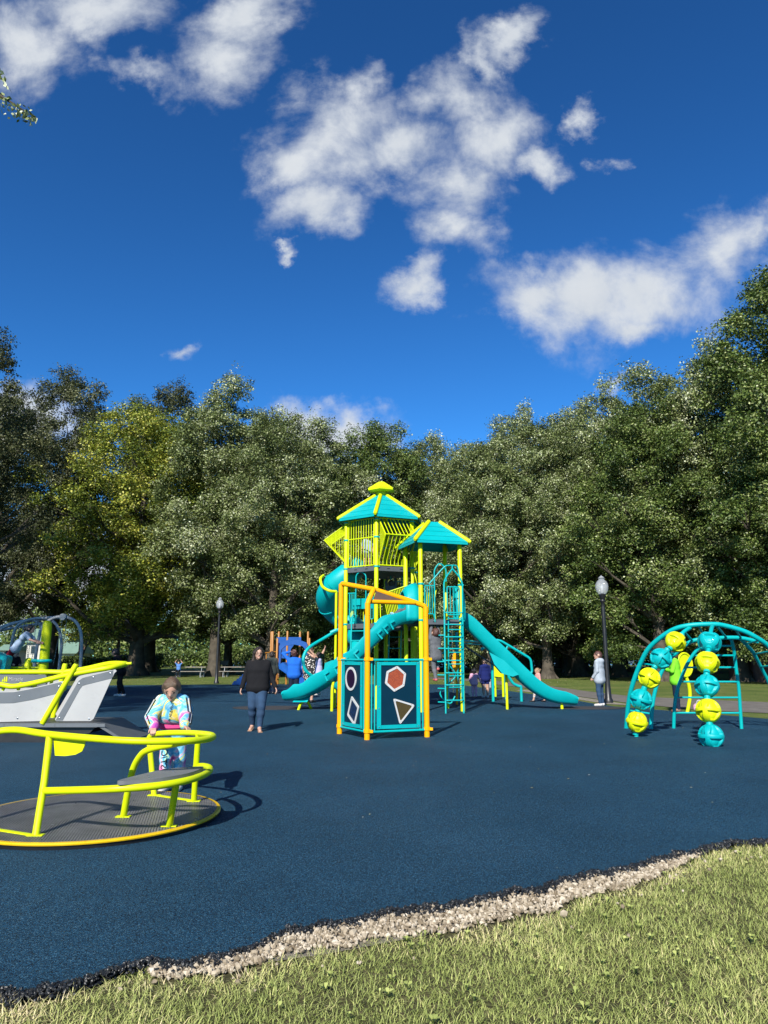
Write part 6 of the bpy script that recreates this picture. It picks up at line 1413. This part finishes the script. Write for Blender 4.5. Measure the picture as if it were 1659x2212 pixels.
HB = mat('dark_brown_hair', (.028, .016, .010), .55, .3, 30, bump=.5, bscale=120); HM = mat('mid_brown_hair', (.11, .065, .035), .5, .3, 30, bump=.5, bscale=120); HR_ = mat('auburn_hair', (.085, .028, .018), .5, .3, 30, bump=.5, bscale=120)
HBL = mat('sandy_blond_hair', (.36, .23, .12), .5, .3, 30, bump=.5, bscale=120); HBK = mat('black_hair', (.010, .009, .009), .5, .3, 30, bump=.5, bscale=120)
BLK = cloth('black_knit', (.010, .010, .012)); JEAN = cloth('blue_denim', (.035, .075, .145), .35, 5); JEAND = cloth('dark_denim', (.012, .022, .05), .3, 6); WSH = mat('white_sneaker', (.62, .60, .58), .6, .15, 14)
GRH = cloth('light_grey_hoodie', (.42, .47, .53)); GRM = cloth('heather_grey', (.13, .135, .145), .3, 30); GRL = cloth('grey_leggings', (.16, .165, .18)); NEON = cloth('neon_green_jersey', (.22, .75, .03), .08); BLU = cloth('bright_blue_sweater', (.015, .14, .62), .15)
LAV = cloth('lavender_tank', (.52, .48, .72), .08); PKL = cloth('pale_pink_cotton', (.68, .38, .52), .1); PKC = cloth('peach_pink_top', (.72, .36, .32), .1); NVY = cloth('navy_hoodie', (.010, .018, .12), .2); RED = cloth('dark_red_trousers', (.22, .008, .02), .2); LBL = cloth('pale_blue_tee', (.36, .46, .60), .1); BRB = mat('brown_boot', (.13, .07, .035), .6); RSH = mat('red_pink_sneaker', (.55, .12, .12), .6, .3, 20); WHT = cloth('white_cotton', (.62, .62, .62), .08); OLV = cloth('grey_green_jacket', (.05, .06, .055)); MBL = cloth('mid_blue_tee', (.10, .24, .58), .2, 14)
def tie_dye():
    m, t, p = newmat('pastel_tie_dye'); tcn = mnode(t, 'ShaderNodeTexCoord')
    nz = mnode(t, 'ShaderNodeTexNoise', {'Vector': tcn.outputs['Object'], 'Scale': 3.6, 'Detail': 3, 'Roughness': .55, 'Distortion': 1.4})
    rp = mnode(t, 'ShaderNodeValToRGB', {'Fac': nz.outputs[0]}); el = rp.color_ramp.elements; el[0].position = .28; el[0].color = c4((.36, .06, .42)); el[1].position = .76; el[1].color = c4((.78, .16, .42))
    for q, c in ((.36, (.80, .14, .42)), (.42, (.84, .48, .60)), (.465, (.34, .66, .80)), (.51, (.08, .40, .70)), (.55, (.30, .70, .62)), (.59, (.86, .64, .06)), (.64, (.80, .76, .62)), (.70, (.20, .55, .76))):
        e = el.new(q); e.color = c4(c)
    t.links.new(rp.outputs[0], p.inputs['Base Color']); p.inputs['Roughness'].default_value = .9; p.inputs['Specular IOR Level'].default_value = .15
    bn = mnode(t, 'ShaderNodeTexNoise', {'Vector': tcn.outputs['Object'], 'Scale': 40, 'Detail': 5}); b = mnode(t, 'ShaderNodeBump', {'Height': bn.outputs[0], 'Strength': .35, 'Distance': .01}); t.links.new(b.outputs[0], p.inputs['Normal']); return m
TIE = tie_dye()
def dress_print():
    m, t, p = newmat('black_white_print'); tcn = mnode(t, 'ShaderNodeTexCoord'); vo = mnode(t, 'ShaderNodeTexVoronoi', {'Vector': tcn.outputs['Object'], 'Scale': 17}); rp = mnode(t, 'ShaderNodeValToRGB', {'Fac': vo.outputs['Distance']})
    rp.color_ramp.interpolation = 'CONSTANT'; rp.color_ramp.elements[0].color = (.62, .58, .52, 1); rp.color_ramp.elements[1].position = .33; rp.color_ramp.elements[1].color = (.012, .012, .014, 1)
    t.links.new(rp.outputs[0], p.inputs['Base Color']); p.inputs['Roughness'].default_value = .85; return m
PRT = dress_print()
# 1 -- girl at the merry-go-round
gl_, GA, GH, ghd = person('girl in pastel tie dye tracksuit leaning on the merry go round rail', (-2.41, 8.62, 0), 0, 1.33, TIE, TIE, WSH, HM, kid=True, vox=.009, head=(6, 30), hstyle='pony', hem=.70, curl=1.15, baggy=.013, waist=.80,
    J=dict(pelvis=(0, -.02, .66), hipr=(-.07, -.02, .64), hipl=(.06, -.02, .64), kneer=(-.075, -.06, .36), kneel=(.075, -.02, .36), ankr=(-.07, -.06, .055), ankl=(.06, .05, .055), chest=(.0, -.13, .90), neck=(0.0, -.20, 1.03), hc=(.01, -.27, 1.145), shr=(-.118, -.19, 1.00), shl=(.118, -.19, 1.00),
           elr=(-.20, -.27, .82), ell=(.215, -.40, .84), wrr=(-.085, -.52, .745), wrl=(.305, -.745, .785), hdr=(.10, -.55, -.25), hdl=(.45, -.35, -.28), hnr=(0, .2, 1), hnl=(0, .2, 1)))
HOTP = cloth('hot_pink_waistband', (.72, .07, .25), .1); INK = mat('black_ink', (.012, .012, .014), .8)
b = MB(); b.lathe([(.104, -.08), (.120, -.06), (.120, .04), (.100, .075)], (0, -.05, .765), 22, Matrix.Diagonal((1.50, 1.06, 1))); w_ = b.build('waistband', HOTP); w_.parent = gl_
def wrap_text(s, size, a, b_, rad, ang0, parent, name='lettering', m=INK):
    """lettering that runs along a limb from a to b and wraps round it"""
    a = Vector(a); b_ = Vector(b_); d = (b_ - a).normalized(); f = Vector((0, -1, 0)); f = (f - d * f.dot(d)).normalized(); sd = d.cross(f)
    cu = bpy.data.curves.new(name, 'FONT'); cu.body = s; cu.size = size; cu.extrude = .0006; cu.resolution_u = 3; cu.shear = .25
    to = bpy.data.objects.new(name, cu); COL.objects.link(to); me = bpy.data.meshes.new_from_object(to.evaluated_get(bpy.context.evaluated_depsgraph_get())); bpy.data.objects.remove(to)
    bm = bmesh.new(); bm.from_mesh(me); bmesh.ops.subdivide_edges(bm, edges=bm.edges, cuts=1); bm.to_mesh(me); bm.free()
    for v_ in me.vertices:
        q = ang0 + (v_.co.y - size * .35) / rad; v_.co = a + d * v_.co.x + (f * math.cos(q) + sd * math.sin(q)) * (rad + .004 + v_.co.z)
    me.materials.clear(); me.materials.append(m); o = obj(name, me); o.parent = parent; return o
wrap_text('JUSTICE', .100, (-.072, -.062, .16), (-.074, -.066, .60), .066, 0.0, gl_)
wrap_text('JUSTICE', .070, (.045, -.125, .80), (.09, -.20, 1.04), .122, -.5, gl_)
for k in 'rl':       # three pale and dark stripes down each sleeve
    s = -1 if k == 'r' else 1; a, e, w = [Vector(GA[q + k]) for q in ('sh', 'el', 'wr')]
    for j_, o_ in enumerate((-.022, 0, .022)):
        P_ = []
        for (p, q, r0, r1) in ((a, e, .083, .073), (e, w, .073, .060)):
            for t_ in np.linspace(.12 if p is a else 0, .96, 7):
                d = (q - p).normalized(); o1 = Vector((s * .85, -.5, .25)); o1 = (o1 - d * o1.dot(d)).normalized(); sd = d.cross(o1); an = o_ / .055
                P_.append(p.lerp(q, t_) + (o1 * math.cos(an) + sd * math.sin(an)) * (r0 + (r1 - r0) * t_ + .001))
        b = MB(); b.tube(crom(P_, 2), .0062, 5); q_ = b.build('sleeve_stripe', INK if j_ % 2 == 0 else RING); q_.parent = gl_
        b = MB(); b.tube([p + Vector((s * .001, -.001, .002)) for p in crom(P_, 2)], .0062, 5)
    b = MB(); d = (Vector(GA['wr' + k]) - Vector(GA['el' + k])).normalized(); b.lathe([(.034, -.03), (.042, -.02), (.040, .015), (.030, .02)], Vector(GA['wr' + k]) - d * .01, 14, d.to_track_quat('Z', 'Y').to_matrix()); q_ = b.build('cuff', cloth('mint_cuff_' + k, (.40, .66, .42), .1)); q_.parent = gl_
# 2 -- woman walking
wm, WA, WH, whd = person('smiling woman with glasses in black top and blue jeans walking in sandals', (-2.62, 15.32, 0), 4, 1.69, BLK, JEAN, None, HB, girth=1.16, vox=.011, hstyle='long', head=(10, 0), hem=.52, curl=.7, legw=1.14,
    J=dict(ankr=(-.10, .16, .10), toer=(-.13, .02, .03), kneer=(-.095, -.04, .50), ankl=(.075, -.12, .075), toel=(.105, -.29, .02), kneel=(.09, -.10, .49), elr=(-.275, .03, 1.06), ell=(.28, .05, 1.06), wrr=(-.325, -.06, .86), wrl=(.37, -.05, .87)))
b = MB()
for s in (-1, 1): b.tube([Vector(WH(s * .37 + .24 * math.cos(q), .98, .02 + .17 * math.sin(q))) for q in np.linspace(0, 6.283, 13)[:-1]], .024 * whd, 5, closed=True); b.tube([Vector(WH(s * .60, .96, .06)), Vector(WH(s * .86, .1, .08))], .03 * whd, 5)
b.tube([Vector(WH(-.13, 1.0, .05)), Vector(WH(.13, 1.0, .05))], .03 * whd, 5); g_ = b.build('glasses', BLACKM); g_.parent = wm
SAND = mat('tan_sandal', (.38, .22, .13), .6)
for (a, t_, tilt) in (((-.105, .13, .055), (-.135, -.02, .0), .05), ((.08, -.10, .012), (.11, -.30, .006), 0)):
    b = MB(); d = (Vector(t_) - Vector(a)); b.bar(Vector(a) - d * .2, Vector(t_) + d * .15, .085, .016); q_ = b.build('sandal', SAND, smooth=False); q_.parent = wm
# 3 -- others around the pad
person('man in black with white sneakers leaning forward at the bow of the boat', (-10.15, 28.4, 0), -90, 1.82, BLK, BLK, WSH, HBK, J=dict(chest=(0, -.16, 1.30), neck=(0, -.24, 1.48), hc=(0, -.30, 1.66), shr=(-.19, -.20, 1.43), shl=(.19, -.20, 1.43), elr=(-.22, -.10, 1.12), ell=(.22, -.12, 1.12), wrr=(-.2, -.26, .92), wrl=(.2, -.28, .92), kneer=(-.1, -.10, .50), kneel=(.1, .02, .52), ankr=(-.1, -.05, .08), ankl=(.1, .20, .08)), girth=1.08)
person('child in a blue tee sitting at the picnic table with both hands on the head', (-15.35, 54.86, 0), 0, 1.28, MBL, BLK, BLACKM, HB, kid=True, vox=.018, sleeve=.35, J=dict(pelvis=(0, 0, .50), hipr=(-.07, -.02, .49), hipl=(.07, -.02, .49), chest=(0, .0, .78), neck=(0, 0, .92), hc=(0, -.02, 1.04), shr=(-.13, 0, .90), shl=(.13, 0, .90), elr=(-.27, -.03, 1.06), ell=(.27, -.03, 1.04), wrr=(-.17, -.03, 1.22), wrl=(.15, -.03, 1.20), kneer=(-.10, -.28, .44), kneel=(.10, -.28, .44), ankr=(-.10, -.30, .08), ankl=(.10, -.30, .08)))
person('woman in bright blue sweater and jeans seen from behind with one hand on her head', (-3.22, 26.3, 0), 180, 1.72, BLU, JEAND, BLACKM, HR_, girth=1.18, hstyle='curly', J=dict(ell=(.42, -.06, 1.60), wrl=(.17, -.06, 1.66), elr=(-.27, -.05, 1.08), wrr=(-.26, -.16, .90)))
person('woman in black and white patterned dress reaching up behind the sweeping rail', (-2.48, 24.6, 0), 150, 1.82, PRT, PRT, BLACKM, HM, hstyle='bun', sleeve=.3, leg=.5, skirt=.42, J=dict(elr=(-.30, -.2, 1.50), wrr=(-.32, -.36, 1.72)))
person('small girl in lavender tank top reaching up to the sweeping rail', (-1.98, 22.3, .36), -80, 1.28, LAV, BLK, WSH, HB, kid=True, hstyle='pony', sleeve=0, leg=.35, vox=.012, J=dict(elr=(-.10, -.16, 1.20), wrr=(-.08, -.30, 1.36), ell=(.14, -.20, 1.14), wrl=(.10, -.36, 1.26)))
person('child in grey with pale blue shoes sitting under the wave slide hood', (0.72, 20.88, 2.56), -76, 1.10, GRM, GRM, mat('pale_blue_shoe', (.35, .60, .75), .6), HB, kid=True, vox=.012, J=dict(pelvis=(0, 0, .12), hipr=(-.06, -.03, .11), hipl=(.06, -.03, .11), chest=(0, .04, .36), neck=(0, .03, .48), hc=(0, .01, .59), shr=(-.11, .03, .46), shl=(.11, .03, .46), elr=(-.16, -.06, .30), ell=(.16, -.06, .30), wrr=(-.12, -.20, .22), wrl=(.12, -.20, .22), kneer=(-.08, -.26, .24), kneel=(.08, -.26, .24), ankr=(-.07, -.44, .10), ankl=(.07, -.44, .10), toer=(-.07, -.52, .16), toel=(.07, -.52, .16)))
person('child in grey shirt and leggings climbing the pegs left of the tall ladder', (1.44, 20.42, .84), 205, 1.42, GRM, GRL, RSH, HR_, kid=True, vox=.012, hem=.46, J=dict(pelvis=(0, .02, .74), hipr=(-.07, 0, .72), hipl=(.07, 0, .72), chest=(0, -.02, 1.02), neck=(0, -.02, 1.18), hc=(.0, .0, 1.31), shr=(-.15, -.02, 1.15), shl=(.15, -.02, 1.15), elr=(-.18, -.14, 1.38), ell=(.06, -.14, 1.40), wrr=(-.14, -.22, 1.60), wrl=(-.02, -.22, 1.62), kneer=(-.08, -.20, .62), kneel=(.04, -.04, .38), ankr=(-.10, -.06, .34), ankl=(.0, .0, .05), toer=(-.12, -.18, .33), toel=(-.02, -.14, .02)))
person('toddler in pale pink pyjamas walking hand in hand with the girl in navy', (3.34, 27.3, 0), 172, 1.04, PKL, PKL, None, HBK, skin=SKIN_D, kid=True, hstyle='curly', hs=.095, J=dict(ell=(.16, 0, .66), wrl=(.14, -.04, .55), elr=(-.22, -.02, .66), wrr=(-.25, -.04, .54)))
person('girl in navy hoodie and shorts looking down at the toddler in pink', (3.78, 27.5, 0), 190, 1.40, NVY, NVY, WSH, HB, leg=.30, hood=True, head=(50, 30), hstyle='pony', hem=.49, J=dict(ell=(.20, -.02, .86), wrl=(.18, -.06, .70)))
person('small girl with windblown fair hair and a peach top walking behind the straight slide', (5.2, 24.9, 0), -82, 1.12, PKC, WHT, BLACKM, HBL, kid=True, hstyle='blown', leg=.75, head=(20, 12), J=dict(ankr=(-.06, -.16, .05), kneer=(-.06, -.10, .31), ankl=(.06, .20, .06), kneel=(.06, .06, .31), elr=(-.15, -.06, .70), wrr=(-.08, -.17, .68)))
person('woman in light grey hoodie and blue jeans standing by the right lamp post', (6.72, 22.95, 0), -128, 1.66, GRH, JEAN, WSH, HR_, girth=1.08, hood=True, hem=.47, curl=.9, head=(35, 0), J=dict(elr=(-.20, .02, 1.05), wrr=(-.20, -.12, .86), ell=(.21, .02, 1.05), wrl=(.2, -.14, .85)))
nm, NA, NH, nhd = person('man in neon green shirt and dark jeans standing with folded arms behind the pods', (8.10, 20.45, 0), -110, 1.68, NEON, JEAND, BRB, HM, girth=1.15, head=(10, 0), hem=.50, J=dict(elr=(-.26, -.06, 1.10), ell=(.26, -.08, 1.10), wrr=(.03, -.25, 1.16), wrl=(-.04, -.22, 1.12)))
b = MB(); b.lathe([(.80 * nhd, 0), (.82 * nhd, .3 * nhd), (.6 * nhd, .75 * nhd), (0, .95 * nhd)], Vector(NH(0, -.15, .45)), 16); b.slab([Vector(NH(x, y, .50)) for x, y in ((-.6, .4), (.6, .4), (.5, 1.25), (0, 1.45), (-.5, 1.25))], (0, 0, 1), .01); q_ = b.build('cap', BLK); q_.parent = nm
person('child in a pale tee standing inside the caged top of the tower', (-0.52, 22.35, 4.18), 0, 1.12, LBL, GRM, WSH, HB, kid=True, leg=.4, sleeve=.4)
person('child in dark grey climbing up inside the tower below the upper deck', (0.22, 22.60, 2.62), 180, 1.25, GRM, BLK, WSH, HB, kid=True, J=dict(elr=(-.15, -.1, 1.18), wrr=(-.12, -.22, 1.32), ell=(.15, -.1, 1.18), wrl=(.12, -.22, 1.30)))
person('person in a grey green jacket half hidden behind the woman in black', (-4.62, 30.2, 0), 170, 1.70, OLV, JEAND, BLACKM, HB, girth=1.1)
person('child in pale tee and red trousers leaning forward against the lime mast', (-10.2, 19.75, 1.28), 90, 1.25, LBL, RED, BLACKM, HBK, kid=True, sleeve=.4, hstyle='pony', J=dict(pelvis=(0, -.24, .46), hipr=(-.06, -.22, .44), hipl=(.06, -.22, .44), chest=(0, -.44, .72), neck=(0, -.55, .83), hc=(0, -.60, .95), shr=(-.12, -.52, .81), shl=(.12, -.52, .81), elr=(-.16, -.68, .66), ell=(.16, -.66, .66), wrr=(-.12, -.84, .60), wrl=(.12, -.84, .60), kneer=(-.06, -.08, .24), kneel=(.06, -.08, .24), ankr=(-.06, .04, .04), ankl=(.06, .04, .04)))
for i, (x, rz_, lab, sk) in enumerate(((-13.32, -10, 'dark clothed child sitting at the left on the basket swing behind the boat', SKIN_D), (-13.02, 40, 'dark clothed child in profile sitting at the right on the basket swing', SKIN))):
    person(lab, (x, 25.85, 1.0), rz_, 1.28, BLK, BLK, BLACKM, HBK, skin=sk, kid=True, vox=.018, J=dict(pelvis=(0, 0, .09), hipr=(-.06, -.03, .08), hipl=(.06, -.03, .08), chest=(0, .0, .34), neck=(0, 0, .46), hc=(0, -.02, .57), shr=(-.12, 0, .44), shl=(.12, 0, .44), elr=(-.16, -.08, .28), ell=(.16, -.08, .28), wrr=(-.12, -.22, .24), wrl=(.12, -.22, .24), kneer=(-.08, -.28, .12), kneel=(.08, -.28, .12), ankr=(-.07, -.30, -.22), ankl=(.07, -.30, -.22)))
